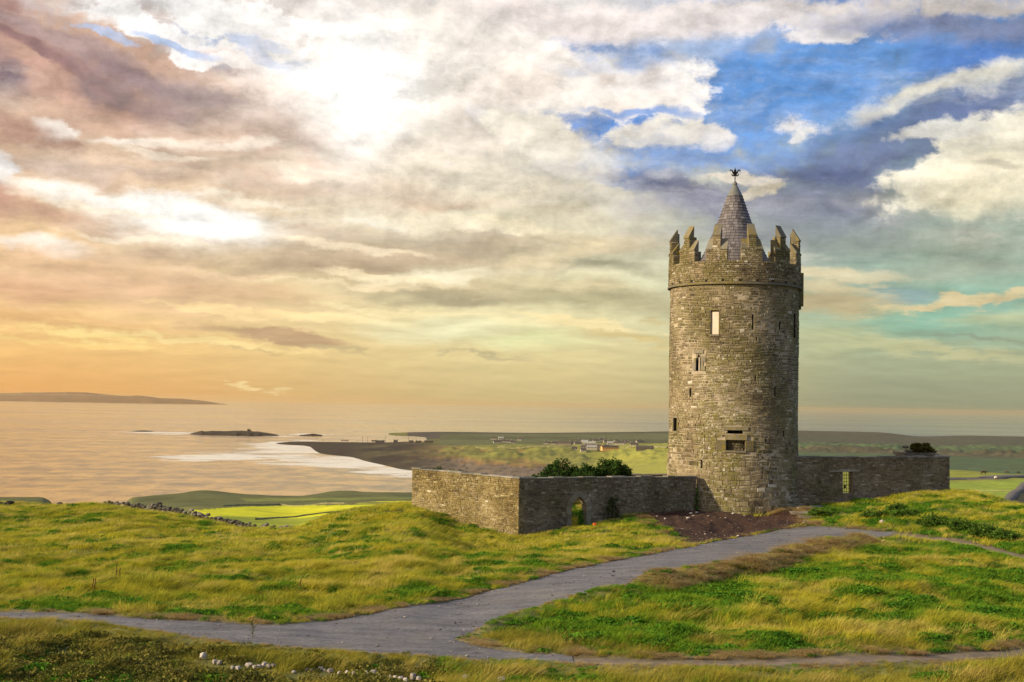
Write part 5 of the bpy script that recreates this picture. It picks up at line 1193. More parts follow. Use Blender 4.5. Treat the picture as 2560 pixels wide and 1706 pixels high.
def scatter(name, pts, rot, sc, sources, label=None):
    """one 'stuff' object: points carrying instances of the source tufts"""
    me = bpy.data.meshes.new(name); me.vertices.add(len(pts)); me.vertices.foreach_set('co', np.asarray(pts, np.float32).ravel())
    for nm, arr in (('rz', rot), ('sc', sc), ('which', rng.integers(0, len(sources), len(pts)).astype(np.float32))):
        a = me.attributes.new(nm, 'FLOAT', 'POINT'); a.data.foreach_set('value', np.asarray(arr, np.float32))
    o = bpy.data.objects.new(name, me); C.objects.link(o)
    t = bpy.data.node_groups.new(name + '_scatter', 'GeometryNodeTree')
    t.interface.new_socket('Geometry', in_out='INPUT', socket_type='NodeSocketGeometry'); t.interface.new_socket('Geometry', in_out='OUTPUT', socket_type='NodeSocketGeometry')
    gi = t.nodes.new('NodeGroupInput'); go = t.nodes.new('NodeGroupOutput'); ip = t.nodes.new('GeometryNodeInstanceOnPoints'); j = t.nodes.new('GeometryNodeGeometryToInstance')
    for s_ in reversed(sources):
        oi = t.nodes.new('GeometryNodeObjectInfo'); oi.inputs['Object'].default_value = s_; oi.transform_space = 'ORIGINAL'; t.links.new(oi.outputs['Geometry'], j.inputs[0])
    def na(nm):
        q = t.nodes.new('GeometryNodeInputNamedAttribute'); q.data_type = 'FLOAT'; q.inputs['Name'].default_value = nm; return q.outputs['Attribute']
    cx_ = t.nodes.new('ShaderNodeCombineXYZ'); t.links.new(na('rz'), cx_.inputs[2])
    t.links.new(gi.outputs[0], ip.inputs['Points']); t.links.new(j.outputs[0], ip.inputs['Instance']); ip.inputs['Pick Instance'].default_value = True
    t.links.new(na('which'), ip.inputs['Instance Index']); t.links.new(cx_.outputs[0], ip.inputs['Rotation']); t.links.new(na('sc'), ip.inputs['Scale'])
    t.links.new(ip.outputs[0], go.inputs[0])
    md = o.modifiers.new('scatter', 'NODES'); md.node_group = t
    return prop(o, kind='stuff')
SG = [src('grass_tuft', blades(70, .30, .16, .42, .016, 1.2, .8, (.75, -.12), 3, k), M_gr) for k in range(3)] + [src('grass_tuft', blades(60, .24, .22, .52, .016, .55, .9, (.4, -.5), 3, 13), M_gr), src('grass_tuft', blades(80, .34, .12, .30, .018, 1.5, .6, (-.5, -.5), 3, 14), M_gr), src('grass_tuft', blades(50, .16, .3, .58, .014, .8, 1.1, (.2, -.8), 4, 15, .3), M_gr)]
SGf = [src('grass_tuft', blades(90, .26, .14, .44, .012, 1.1, .8, (.65, .0), 3, 30 + k), M_gf) for k in range(4)]
SG2 = [src('grass_tuft', blades(60, .55, .16, .38, .030, 1.2, .8, (.75, -.12), 2, 60 + k), M_gr) for k in range(3)]
SL = [src('grass_tuft', blades(80, .30, .10, .30, .018, .9, .7, (.6, -.1), 3, 120 + k), M_lu) for k in range(3)]
SC = [src('clover_tuft', clover(150, .28, .13, k), M_cl) for k in range(3)]
SD = [src('dry_tuft', blades(110, .24, .3, .62, .016, 1.6, 1.0, (-.55, -.75), 4, 90 + k, .55), M_dr) for k in range(4)]
SH = [src('scrub_tuft', clover(160, .30, .30, 50 + k), M_ht) for k in range(3)]
# candidate positions on a jittered grid over the ground that the camera area can see
def cand(y0, y1, step, umax=.60):
    X = []; Y_ = []
    ys = np.arange(y0, y1, step)
    for yv in ys:
        xs = np.arange(-umax * yv, umax * yv, step); X.append(xs); Y_.append(np.full(len(xs), yv))
    X = np.concatenate(X); Y_ = np.concatenate(Y_)
    return X + rng.uniform(-.5, .5, len(X)) * step, Y_ + rng.uniform(-.5, .5, len(Y_)) * step
WALLS = [(C0[:2], C1[:2]), (C1[:2], C2[:2]), (DA, DB), (EA, EB), (FA, FB)]
def blocked_(x, y, pad=.0):
    b = np.zeros(len(x), bool)
    for pl in (PATH, TRK1): b |= inpoly(x, y, pl) & (dline(x, y, pl, True) > pad)
    b |= inpoly(x, y, TRK2) & (rng.random(len(x)) < .8)
    b |= inpoly(x, y, SOIL) & (dline(x, y, SOIL, True) > .15)
    b |= np.hypot(x - TX, y - TY) < 4.7
    for a, c_ in WALLS: b |= dline(x, y, [tuple(a), tuple(c_)]) < .18
    return b
ROCKS_ = [(536,1658),(548,1661),(588,1672),(603,1672),(622,1668),(648,1670),(672,1669),(684,1668),(768,1675),(803,1673),(826,1680),(848,1685),(885,1685),(918,1689),(934,1688),(958,1696),(988,1698),(1014,1702),(1032,1699),(1047,1702),(508,1648),(172,1625),(1165,1703),(1253,1704),(734,1681)]
RG = [gpx(a, b + 3, h_all)[:2] for a, b in ROCKS_]
x1, y1_ = cand(26, 62, .205); x2, y2_ = cand(62, 112, .36)
allx = np.concatenate([x1, x2]); ally = np.concatenate([y1_, y2_]); farq = np.concatenate([np.zeros(len(x1), bool), np.ones(len(x2), bool)])
bl = blocked_(allx, ally, .05)
for rx_, ry_ in RG: bl |= ((allx - rx_) / .30) ** 2 + ((ally - ry_ + .35) / .55) ** 2 < 1
allx, ally, farq = allx[~bl], ally[~bl], farq[~bl]
allz = h_all(allx, ally)
ppx, ppy = proj(allx, ally, allz)
nA_ = fbm(allx * .33, ally * .33, 91, 4); nB_ = fbm(allx * .14, ally * .14, 95, 3); nC_ = fbm(allx * 1.1, ally * 1.1, 97, 3)
fgd = (ppy > 1560 + (ppx - 600) * .03) & (ally < 38) | (ppy > 1640)      # bank in front of the drive
wedge_ = (ppx > 1150) & ~fgd & (ppy > 1370)
tipz = inpoly(ppx, ppy, [(1220,1530),(1330,1490),(1500,1470),(1700,1450),(1900,1470),(1850,1560),(1600,1620),(1400,1600),(1240,1575)])
cl_p = np.where(tipz, .62, np.where(wedge_, .26, .08)) ; cl_p = np.where((ppx > 1880) & (ppy < 1400) & (ppy > 1240), .36, cl_p)
dbk = np.minimum(dline(allx, ally, BERM), 9)
isdry = (dbk < 1.0) & (rng.random(len(allx)) < .75)
dpe = np.minimum(dline(allx, ally, PATH, True), dline(allx, ally, TRK1, True))
isdry |= (dpe < .5) & (nC_ > .50)
isdry |= (dline(allx, ally, SOIL, True) < .8) & (nC_ > .5)
nE_ = fbm(allx * 1.0 + 7, ally * .8, 131, 4)
iscl = ~isdry & (sstep(.36, .64, nE_ * .6 + nA_ * .4) + rng.normal(0, .16, len(allx)) > 1 - cl_p * 1.05)
issc = ~isdry & ~iscl & fgd & (ppx < 1100) & (nE_ * .6 + nA_ * .4 + rng.normal(0, .07, len(allx)) > .50) & (ppy > 1590)
bare = fbm(allx * 1.6, ally * 1.6, 211, 3) < .36
isg = ~(isdry | iscl | issc) & ~(bare & (rng.random(len(allx)) < .75))
edge = sstep(0.0, 1.2, dpe); scl = .80 * (0.30 + 0.55 * fbm(allx * .5, ally * .5, 99, 3) + 0.80 * fbm(allx * 1.3, ally * 1.3, 199, 2)) * (0.55 + .45 * edge) * rng.uniform(.75, 1.25, len(allx))
nearp = np.ones(len(allx))
for off in (.5, 1.0, 1.6, 2.2):
    hit = np.zeros(len(allx), bool)
    for pl in (PATH, TRK1, TRK2): hit |= inpoly(allx, ally + off, pl)
    nearp = np.where(hit & (ally < 95), np.minimum(nearp, .38 + .12 * off), nearp)
scl = scl * nearp
rzz = rng.normal(0, .55, len(allx)) + (nB_ - .5) * 2.2
PT = np.stack([allx, ally, allz], -1)
def go(name, m_, srcs, k=1.0, rnd=False):
    if m_.sum(): scatter(name, PT[m_], rng.uniform(0, 6.28, m_.sum()) if rnd else rzz[m_], (scl * k)[m_], srcs)
 
lush = iscl | (~isdry & ~issc & (sstep(.34, .64, nE_ * .45 + nA_ * .55) + rng.normal(0, .14, len(allx)) > 1 - np.where(cl_p > .2, cl_p * 1.6, cl_p * 1.7)))
isc2 = iscl & (rng.random(len(allx)) < .5)
go('clover', isc2, SC, 1.25, True); isg2 = isg & ~lush
go('grass', isg2 & ~farq & ~fgd, SG); go('grass', isg2 & ~farq & fgd, SGf, 1.05); go('grass', isg2 & farq, SG2, 1.0); go('lush_grass', lush & ~isc2, SL, 1.15)
go('dry_grass', isdry, SD, 1.05); go('scrub', issc, SH, 1.0, True)
print('tufts', len(allx))

# ---- shrubs: trunk with limbs and a crown of separate leaves
def shrub(name, label, cat, base, lobes, nleaf, leaf, matl, group=None, trunk=.07, seed=1, flat=.8):
    r_ = random.Random(seed); bx, by, bz = base
    root = prop(empty(name, base), label, cat, group)
    m = MB()
    for (lx, ly, lz, rx, ry, rz2) in lobes:
        m.tube([(0, 0, -.15), (lx * .25, ly * .25, lz * .35), (lx * .7, ly * .7, lz * .75), (lx, ly, lz)], [trunk, trunk * .75, trunk * .5, trunk * .2], 6)
        for i in range(5):
            a = r_.uniform(0, 6.28); m.tube([(lx * .6, ly * .6, lz * .7), (lx + math.cos(a) * rx * .5, ly + math.sin(a) * ry * .5, lz + r_.uniform(-.2, .5) * rz2), (lx + math.cos(a) * rx * .85, ly + math.sin(a) * ry * .85, lz + r_.uniform(0, .8) * rz2)], [trunk * .4, trunk * .25, trunk * .1], 5)
    m.obj('trunk', M_bark, root)
    V = []; F_ = []; T_ = []; A_ = []
    tot = sum(l[3] * l[4] for l in lobes)
    for (lx, ly, lz, rx, ry, rz2) in lobes:
        ncl = max(6, int(46 * (rx * ry) ** .5))
        cls = []
        for i in range(ncl):
            v = Vector((r_.gauss(0, 1), r_.gauss(0, 1), r_.gauss(0, 1))).normalized() * r_.uniform(.55, 1.0); cls.append((lx + v.x * rx, ly + v.y * ry, lz + v.z * rz2, r_.uniform(.16, .38) * max(rx, .5), r_.random()))
        n = int(nleaf * rx * ry / tot)
        for i in range(n):
            cx_, cy_, cz_, cr, ct = r_.choice(cls); v = Vector((r_.gauss(0, 1), r_.gauss(0, 1), r_.gauss(0, .8))).normalized() * cr * r_.random() ** .45
            c_ = Vector((cx_, cy_, cz_)) + v
            if r_.random() < .35: q_ = Vector((r_.gauss(0, 1), r_.gauss(0, 1), r_.gauss(0, 1))).normalized() * r_.uniform(.5, .92); c_ = Vector((lx + q_.x * rx, ly + q_.y * ry, lz + q_.z * rz2))
            if c_.z < .05: continue
            s = leaf * r_.uniform(.6, 1.4); u = (Vector((r_.gauss(0, 1), r_.gauss(0, 1), r_.gauss(0, .7)))).normalized() * s; w_ = u.cross(Vector((r_.gauss(0, 1), r_.gauss(0, 1), r_.gauss(0, 1)))).normalized() * s * .55; b = len(V)
            V += [tuple(c_ - u), tuple(c_ + w_), tuple(c_ + u), tuple(c_ - w_)]; F_.append((b, b + 1, b + 2, b + 3)); T_.append(min(1, max(0, ct * .6 + r_.random() * .4))); A_ += [.3 + .5 * ct] * 4
    me = mesh_np('crown', V, F_, tone=T_, attrs={'along': ('POINT', 'FLOAT', A_)}); link('crown', me, root, matl); return root
M_bark = plain('bark', (0.06, 0.045, 0.032), .95, 0, .3, 6)
M_br = leaf_mat('bramble_leaf', (0.045, 0.10, 0.016), (0.08, 0.15, 0.022), (0.12, 0.19, 0.03), .3, 1.2)
M_bu = leaf_mat('bush_leaf', (0.018, 0.050, 0.012), (0.040, 0.088, 0.018), (0.075, 0.12, 0.028), .3, 1.2)
M_bu2 = leaf_mat('bush_leaf_olive', (0.055, 0.055, 0.010), (0.10, 0.085, 0.018), (0.14, 0.12, 0.03), .3, 1.2)
def bz(x_, y_): return (x_, y_, gz_nc(x_, y_))
b0 = bz(3.6, 87.2); ez = EYE - b0[2]
shrub('bush', 'dark green bush on the left, its rounded top rising above the front wall', 'bush', b0, [(-.3, 0, ez - 5.0, 1.05, 1.0, 1.25), (-1.3, .1, ez - 5.6, .9, .9, .9), (.6, .2, ez - 5.0, .7, .8, .85)], 11000, .085, M_bu, 'bushes inside the enclosure', seed=2)
b0 = bz(5.3, 86.6)
shrub('bush', 'lower dark green bush between the two taller bushes behind the wall', 'bush', b0, [(0, 0, ez - 5.15, 1.2, 1.0, .85), (.7, .2, ez - 5.2, .7, .7, .85)], 8000, .08, M_bu, 'bushes inside the enclosure', seed=3)
b0 = bz(7.0, 87.4)
shrub('bush', 'dark green bush on the right, nearest the tower, above the front wall', 'bush', b0, [(-.1, 0, ez - 4.85, 1.0, 1.0, 1.2), (.7, .1, ez - 5.2, .95, .9, .95), (-.7, 0, ez - 5.2, .8, .8, .8), (1.35, 0, ez - 5.6, .5, .6, .5)], 11000, .085, M_bu, 'bushes inside the enclosure', seed=4)
b0 = bz(-4.9, 86.2); e1 = EYE - b0[2]
shrub('bush', 'small green shrub showing over the sunlit wall, left end', 'bush', b0, [(0, 0, e1 - 4.75, .75, .5, .38), (.9, -.2, e1 - 4.85, .6, .4, .3)], 1300, .055, M_bu, seed=5, trunk=.04)
b0 = bz(-3.1, 84.0)
shrub('bush', 'small green shrub showing over the sunlit wall, right of the first', 'bush', b0, [(0, 0, EYE - b0[2] - 4.75, .55, .4, .35), (-.7, .4, EYE - b0[2] - 4.85, .4, .4, .25)], 900, .05, M_bu, seed=6, trunk=.04)
zb_ = zr + .2
shrub('bush', 'olive green bush growing on top of the stone outbuilding', 'bush', (xa + 1.4, 94.4, zb_), [(-.15, 0, .34, .55, .6, .42), (.45, .1, .36, .5, .6, .42), (.9, .2, .12, .4, .4, .2)], 4200, .075, M_bu2, seed=7, trunk=.04)
# ivy in the doorway and on the front wall
qd = A_w = C1[:2] + uw * c_
def ivy(name, label, s_c, d_out, zc0, w_, h_, n, seed, matl):
    r_ = random.Random(seed); q = C1[:2] + uw * s_c; root = prop(empty(name, (q[0], q[1], zc0)), label, 'plant'); V = []; F_ = []; T_ = []; A2 = []
    nv = np.array([uw[1], -uw[0]]); m = MB()
    for k in range(4):
        x_ = r_.uniform(-.5, .5) * w_; m.tube([(uw[0] * x_ + nv[0] * .1, uw[1] * x_ + nv[1] * .1, -.2), (uw[0] * x_ * .6 + nv[0] * d_out * .5, uw[1] * x_ * .6 + nv[1] * d_out * .5, h_ * .5), (uw[0] * x_ * .3, uw[1] * x_ * .3, h_ * .9)], [.02, .014, .005], 5)
    m.obj('stem', M_bark, root)
    for i in range(n):
        t = r_.random() ** 1.3; x_ = r_.gauss(0, .28) * w_ * (1.1 - .6 * t); z_ = t * h_; dd = r_.uniform(.02, 1) * d_out
        c_2 = Vector((uw[0] * x_ + nv[0] * dd, uw[1] * x_ + nv[1] * dd, z_)); s = r_.uniform(.03, .07)
        u = Vector((r_.gauss(0, 1), r_.gauss(0, 1), r_.gauss(0, 1))).normalized() * s; v = u.cross(Vector((r_.gauss(0, 1), r_.gauss(0, 1), r_.gauss(0, 1)))).normalized() * s * .7; b = len(V)
        V += [tuple(c_2 - u), tuple(c_2 + v), tuple(c_2 + u), tuple(c_2 - v)]; F_.append((b, b + 1, b + 2, b + 3)); T_.append(r_.random()); A2 += [t] * 4
    link('foliage', mesh_np('foliage', V, F_, tone=T_, attrs={'along': ('POINT', 'FLOAT', A2)}), root, matl)
ivy('ivy', 'bright green plant climbing in the arched doorway', c_ + .05, .30, zbt, .45, 1.15, 900, 5, M_cl)
ivy('climbing_plant', 'sparse leafy creeper on the shaded wall right of the arched doorway', wall_s(1530), .12, zbt + .6, 1.6, 1.3, 420, 6, M_bu)
ivy('climbing_plant', 'green weed growing in the corner where the front wall meets the tower', Lw - .05, .2, gz_nc(*C2[:2]), .3, 1.6, 220, 7, M_cl)
# tall dark weeds on the bank right of the steps
for i, (px_, py_, s_) in enumerate([(2185, 1300, 1.1), (2262, 1296, 1.0), (2330, 1318, 1.25), (2400, 1330, 1.2), (2460, 1345, 1.1), (2505, 1352, .9), (2040, 1290, .7), (2240, 1278, .8)]):
    q = gpx(px_, py_, h_all)
    shrub('shrub', ['low dark green shrub below the right wall, leftmost on the bank', 'low dark green shrub on the bank, second from the left', 'wide dark green shrub in the middle of the right bank', 'dark green shrub on the right bank above the narrow track', 'dark green shrub near the right end of the bank', 'small dark shrub at the right end of the bank beside the track', 'small green shrub beside the stone steps', 'small dark shrub just under the gateway wall, upper bank'][i], 'shrub', tuple(q),
          [(0, 0, .26 * s_, .75 * s_, .6 * s_, .25 * s_), (.7 * s_, .1, .18 * s_, .6 * s_, .5 * s_, .2 * s_)], 1500, .075, M_br, 'low shrubs on the right bank', seed=60 + i, trunk=.03)
# thistle and dock stalks
q = gpx(630, 1606, h_all); th = prop(empty('thistle', tuple(q)), 'tall single thistle at the lower edge of the gravel drive', 'thistle')
m = MB(); m.tube([(0, 0, -.1), (.02, 0, .3), (0, 0, .62)], [.012, .009, .006], 6)
for k in range(6): a = k * 1.05; m.tube([(0, 0, .25 + k * .05), (.07 * math.cos(a), .07 * math.sin(a), .36 + k * .05), (.10 * math.cos(a), .10 * math.sin(a), .46 + k * .04)], [.006, .005, .004], 5)
m.obj('stem', M_ht, th)
for k in range(7):
    a = (k - 1) * 1.05; m = MB(); p = (0, 0, .65) if k == 0 else (.10 * math.cos(a), .10 * math.sin(a), .48 + (k - 1) * .04); m.rock(p, .028, .028, .034, .5, k); m.obj('seed_head', M_dr, th)
m = MB()
for k in range(16):
    a = k * 2.4; z_ = .05 + k * .028; l_ = .16 - k * .004; e = Vector((math.cos(a) * l_, math.sin(a) * l_, z_ + .03)); sd_ = Vector((-math.sin(a), math.cos(a), 0)) * .025
    m.add([(0, 0, z_), tuple(e * .5 + Vector((0, 0, z_ * .5)) + sd_), tuple(e), tuple(e * .5 + Vector((0, 0, z_ * .5)) - sd_)], [(0, 1, 2, 3)])
m.obj('leaves', M_bu2, th)
M_dk2 = plain('dock_stalk', (0.13, 0.045, 0.02), .9)
for i, (px_, py_, lb) in enumerate([(288, 1458, 'tallest rust brown dock stalk in the left grass'), (296, 1460, 'rust brown dock stalk just right of the tallest one'), (229, 1484, 'left pale brown dock stalk of the lower left pair'), (234, 1482, 'right pale brown dock stalk of the lower left pair'), (748, 1478, 'lone thin brown dock stalk in the middle of the lit slope')]):
    q = gpx(px_, py_, h_all); hh_ = (.52, .42, .4, .36, .3)[i]; o = prop(empty('dock_plant', tuple(q)), lb, 'plant', 'dock stalks in the grass'); m = MB(); m.tube([(0, 0, -.05), (.02, 0, hh_ * .5), (.05, 0, hh_ * 1.5)], [.01, .008, .004], 5); m.obj('stem', M_dk2, o)
    m = MB()
    for k in range(14): m.rock((.02 + .03 * k / 14 + random.uniform(-.015, .015), random.uniform(-.015, .015), hh_ * (.55 + .75 * k / 14)), .018, .018, .03, .5, k)
    m.obj('seed_spike', M_dk2, o)

# ================================================================== stones, rubble, dry stone walls
M_wr = stone_mat('white_limestone', [(0.1, (0.16, 0.13, 0.11)), (0.5, (0.34, 0.29, 0.26)), (1, (0.56, 0.50, 0.46))], .3, 0)
tw = prop(empty('tumbled_wall', tuple(gpx(760, 1665, h_all))), 'row of pale limestone rocks from a tumbled wall in the foreground grass', 'stone row')
rows = [(536,1658,12,8),(548,1661,11,8),(582,1671,8,6),(594,1673,11,7),(603,1672,6,5),(622,1668,13,9),(636,1671,10,7),(648,1670,11,8),(661,1666,12,9),(672,1669,11,8),(684,1668,10,8),(615,1676,9,6),(768,1675,9,6),(777,1678,10,7),(803,1673,10,6),(812,1676,8,5),(826,1680,13,7),(848,1685,8,6),(868,1683,9,6),(885,1685,10,6),(893,1690,8,5),(918,1689,12,9),(934,1688,14,10),(948,1693,10,7),(958,1696,9,7),(973,1697,11,8),(988,1698,11,8),(1002,1700,11,8),(1014,1702,9,7),(1032,1699,13,12),(1047,1702,11,9),(734,1681,8,5)]
for i, (px_, py_, w_, h_) in enumerate(rows):
    q = gpx(px_, py_ + 3, h_all); k = q[1] / FPX; m = MB(); m.rock((0, 0, h_ * k * .8), w_ * k * .82, w_ * k * .75, h_ * k * 1.0, random.uniform(.3, 1), 200 + i, random.uniform(0, 3)); o = m.obj('stone', M_wr); o.location = Vector(q) - tw.location; o.parent = tw
for px_, py_, w_, h_, lb in [(508, 1648, 13, 11, 'pale upright rock left of the row of foreground rocks'), (172, 1625, 7, 6, 'tiny pale rock in the dark scrub at lower left'), (1165, 1703, 17, 11, 'pale rock cut by the bottom edge, right of the rock row'), (1253, 1704, 14, 9, 'greenish white rock cut by the bottom edge near the middle'), (2205, 1309, 9, 7, 'pinkish boulder in the grass between steps and narrow track'), (133, 1608, 5, 4, 'white pebble in the scrub near the left edge')]:
    q = gpx(px_, py_ + 3, h_all); k = q[1] / FPX; m = MB(); m.rock((0, 0, h_ * k * 1.0), w_ * k * .8, w_ * k * .7, h_ * k, .8, px_, .4); o = m.obj('rock', M_wr); o.location = q; prop(o, lb, 'rock')
# rubble on the soil bank
P_s = np.array(SOIL); sx = rng.uniform(P_s[:, 0].min(), P_s[:, 0].max(), 2600); sy = rng.uniform(P_s[:, 1].min(), P_s[:, 1].max(), 2600); ok = inpoly(sx, sy, SOIL) & (np.hypot(sx - TX, sy - TY) > 4.75); sx, sy = sx[ok], sy[ok]
ok = ~((np.abs(dline(sx, sy, [tuple(C1[:2]), tuple(C2[:2])])) < .6)); sx, sy = sx[ok], sy[ok]; sz = h_all(sx, sy)
m = MB()
for i in range(min(len(sx), 700)): s = random.uniform(.02, .05) if random.random() < .93 else random.uniform(.06, .12); m.rock((sx[i], sy[i], sz[i] + s * .3), s, s * .9, s * .6, random.choice([.1, .2, .3, .35, .5, .55, .8]), i, random.uniform(0, 3))
o = m.obj('rubble', stone_mat('rubble_stone', [(0.1, (0.06, 0.036, 0.027)), (0.6, (0.16, 0.115, 0.085)), (1, (0.46, 0.40, 0.34))], 0, 0)); prop(o, kind='stuff')
big = [(1727, 1287, 8, 4, 'flat pale stone on the soil against the front wall end'), (1742, 1283, 9, 4, 'flat pale slab lying on the soil nearest the wall end'), (1720, 1297, 10, 5, 'pale broken block in the middle of the soil bank, upper left'), (1833, 1287, 7, 5, 'small white stone against the foot of the tower'), (1663, 1300, 6, 5, 'pale stone at the left end of the soil bank'), (1814, 1297, 5, 4, 'small pale stone below the tower foot'), (1845, 1342, 6, 4, 'white pebble where the soil meets the gravel drive')]
for px_, py_, w_, h_, lb in big:
    q = gpx(px_, py_, h_all); k = q[1] / FPX; m = MB(); m.rock((0, 0, h_ * k * .5), w_ * k * .6, w_ * k * .5, h_ * k * .6, .9, px_, .3); o = m.obj('stone', M_wr); o.location = q; prop(o, lb, 'stone', 'loose stones on the soil bank')
# loose pebbles on and beside the drive
P_s = np.array(PATH); gx_ = rng.uniform(max(P_s[:, 0].min(), -22), P_s[:, 0].max(), 9000); gy_ = rng.uniform(P_s[:, 1].min(), P_s[:, 1].max(), 9000); dd_ = dline(gx_, gy_, PATH, True); ii_ = inpoly(gx_, gy_, PATH)
ok = (ii_ & (rng.random(9000) < np.where(dd_ < .7, .8, .22))) | (~ii_ & (dd_ < .2)); gx_, gy_ = gx_[ok], gy_[ok]; gz_ = h_all(gx_, gy_, False) - .03; m = MB()
for i in range(min(len(gx_), 2600)): s = random.uniform(.012, .035) if random.random() < .93 else random.uniform(.04, .065); m.rock((gx_[i], gy_[i], gz_[i] + s * .2), s, s, s * .6, random.random(), i, 0)
o = m.obj('pebbles', stone_mat('pebble_stone', [(0.1, (0.06, 0.05, 0.047)), (0.5, (0.16, 0.14, 0.13)), (1, (0.36, 0.32, 0.29))], 0, 0)); prop(o, kind='stuff')
# brushwood lying along the wall foot
m = MB()
for i in range(26):
    a = gpx(1560 + random.uniform(-25, 30), 1302 + random.uniform(-4, 3), h_all); b_ = gpx(1640 + random.uniform(-25, 60), 1287 + random.uniform(-4, 5), h_all)
    m.tube([tuple(a + [0, 0, .04]), tuple((a + b_) / 2 + [0, 0, random.uniform(.06, .22)]), tuple(b_ + [0, 0, .05])], .012, 5)
o = m.obj('brushwood', plain('twig', (0.10, 0.042, 0.028), .95)); o['kind'] = 'thing'; prop(o, 'reddish brown dead branches lying along the foot of the front wall', 'branches')
q = gpx(1487, 1318, h_all); tb = prop(empty('bucket', tuple(q)), 'small orange red plastic bucket in the grass beside the arched doorway', 'bucket')
m = MB(); m.lathe([(.0, .0), (.10, .0), (.135, .24), (.14, .25), (.125, .25), (.09, .03), (0, .03)], 16); m.obj('body', plain('orange_plastic', (0.62, 0.12, 0.03), .5), tb)
m = MB(); m.tube([(.135 * math.cos(a), .02, .24 + .1 * math.sin(a)) for a in np.linspace(0, math.pi, 9)], .006, 5); m.obj('handle', M_fe, tb)
# long dry stone wall on the left crest
M_dw = stone_mat('field_stone', [(0.1, (0.035, 0.030, 0.025)), (0.5, (0.085, 0.074, 0.062)), (1, (0.24, 0.21, 0.18))], .35, .2, rough=.95)
DW = [(262,1268),(290,1268),(330,1272),(370,1280),(395,1284),(420,1288),(460,1292),(510,1299),(560,1306),(610,1312),(655,1317),(700,1321),(735,1322)]
Yw = np.interp([p[0] for p in DW], [262, 420, 560, 735], [108, 100, 94, 87])
pts = [at(p[0], p[1], y_) for p, y_ in zip(DW, Yw)]; pts = [np.array([p[0], p[1], gz_nc(p[0], p[1])]) for p in pts]
dw = prop(empty('dry_stone_wall', tuple(pts[0])), 'dark tumbledown dry stone wall along the crest of the left hill', 'wall')
stn = []
seg = np.array(pts); cum = np.r_[0, np.cumsum(np.linalg.norm(np.diff(seg, axis=0), axis=1))]; Ls = cum[-1]
s = 0
while s < Ls:
    p = np.array([np.interp(s, cum, seg[:, k]) for k in range(3)]); tgt = at(*(np.interp(p[0], seg[:, 0], [q[0] for q in DW]), np.interp(p[0], seg[:, 0], [q[1] for q in DW]) - 10), p[1])[2]
    top = max(p[2] + .75, tgt) - p[2]; top = min(top, 1.5) * random.uniform(.62, .95); z_ = -.2
    while z_ < top:
        r_ = random.uniform(.11, .20); m = MB(); m.rock((p[0] + random.uniform(-.1, .1), p[1] + random.uniform(-.22, .22), p[2] + z_), r_ * random.uniform(1, 1.5), r_ * 1.2, r_ * .85, random.gauss(.5, .25), int(s * 977 + z_ * 131), random.uniform(0, 3)); stn.append((m.v, m.f, m.t[0], r_ * (1.0 if z_ > .15 else .2) + random.random() * .001)); z_ += r_ * 1.15
    s += random.uniform(.19, .30)
emit(stn, lambda q: q[3], dw, M_dw, Matrix.Translation(-dw.location), 'small_stones', 300)
for i, (px_, py_) in enumerate([(18, 1267), (165, 1268), (322, 1270)][:2]):
    p = at(px_, py_, 103); p[2] = gz_nc(p[0], p[1]); o = prop(empty('stone_heap', tuple(p)), ['dark heap of wall stones on the skyline at the left edge', 'dark heap of wall stones on the skyline left of the notch'][i], 'stone heap')
    for k in range(9): m = MB(); m.rock((random.uniform(-.6, .6), random.uniform(-.2, .2), random.uniform(.05, .35)), .26, .22, .17, random.random() * .6, k + 9 * i, random.random()); m.obj('stone', M_dw, o)

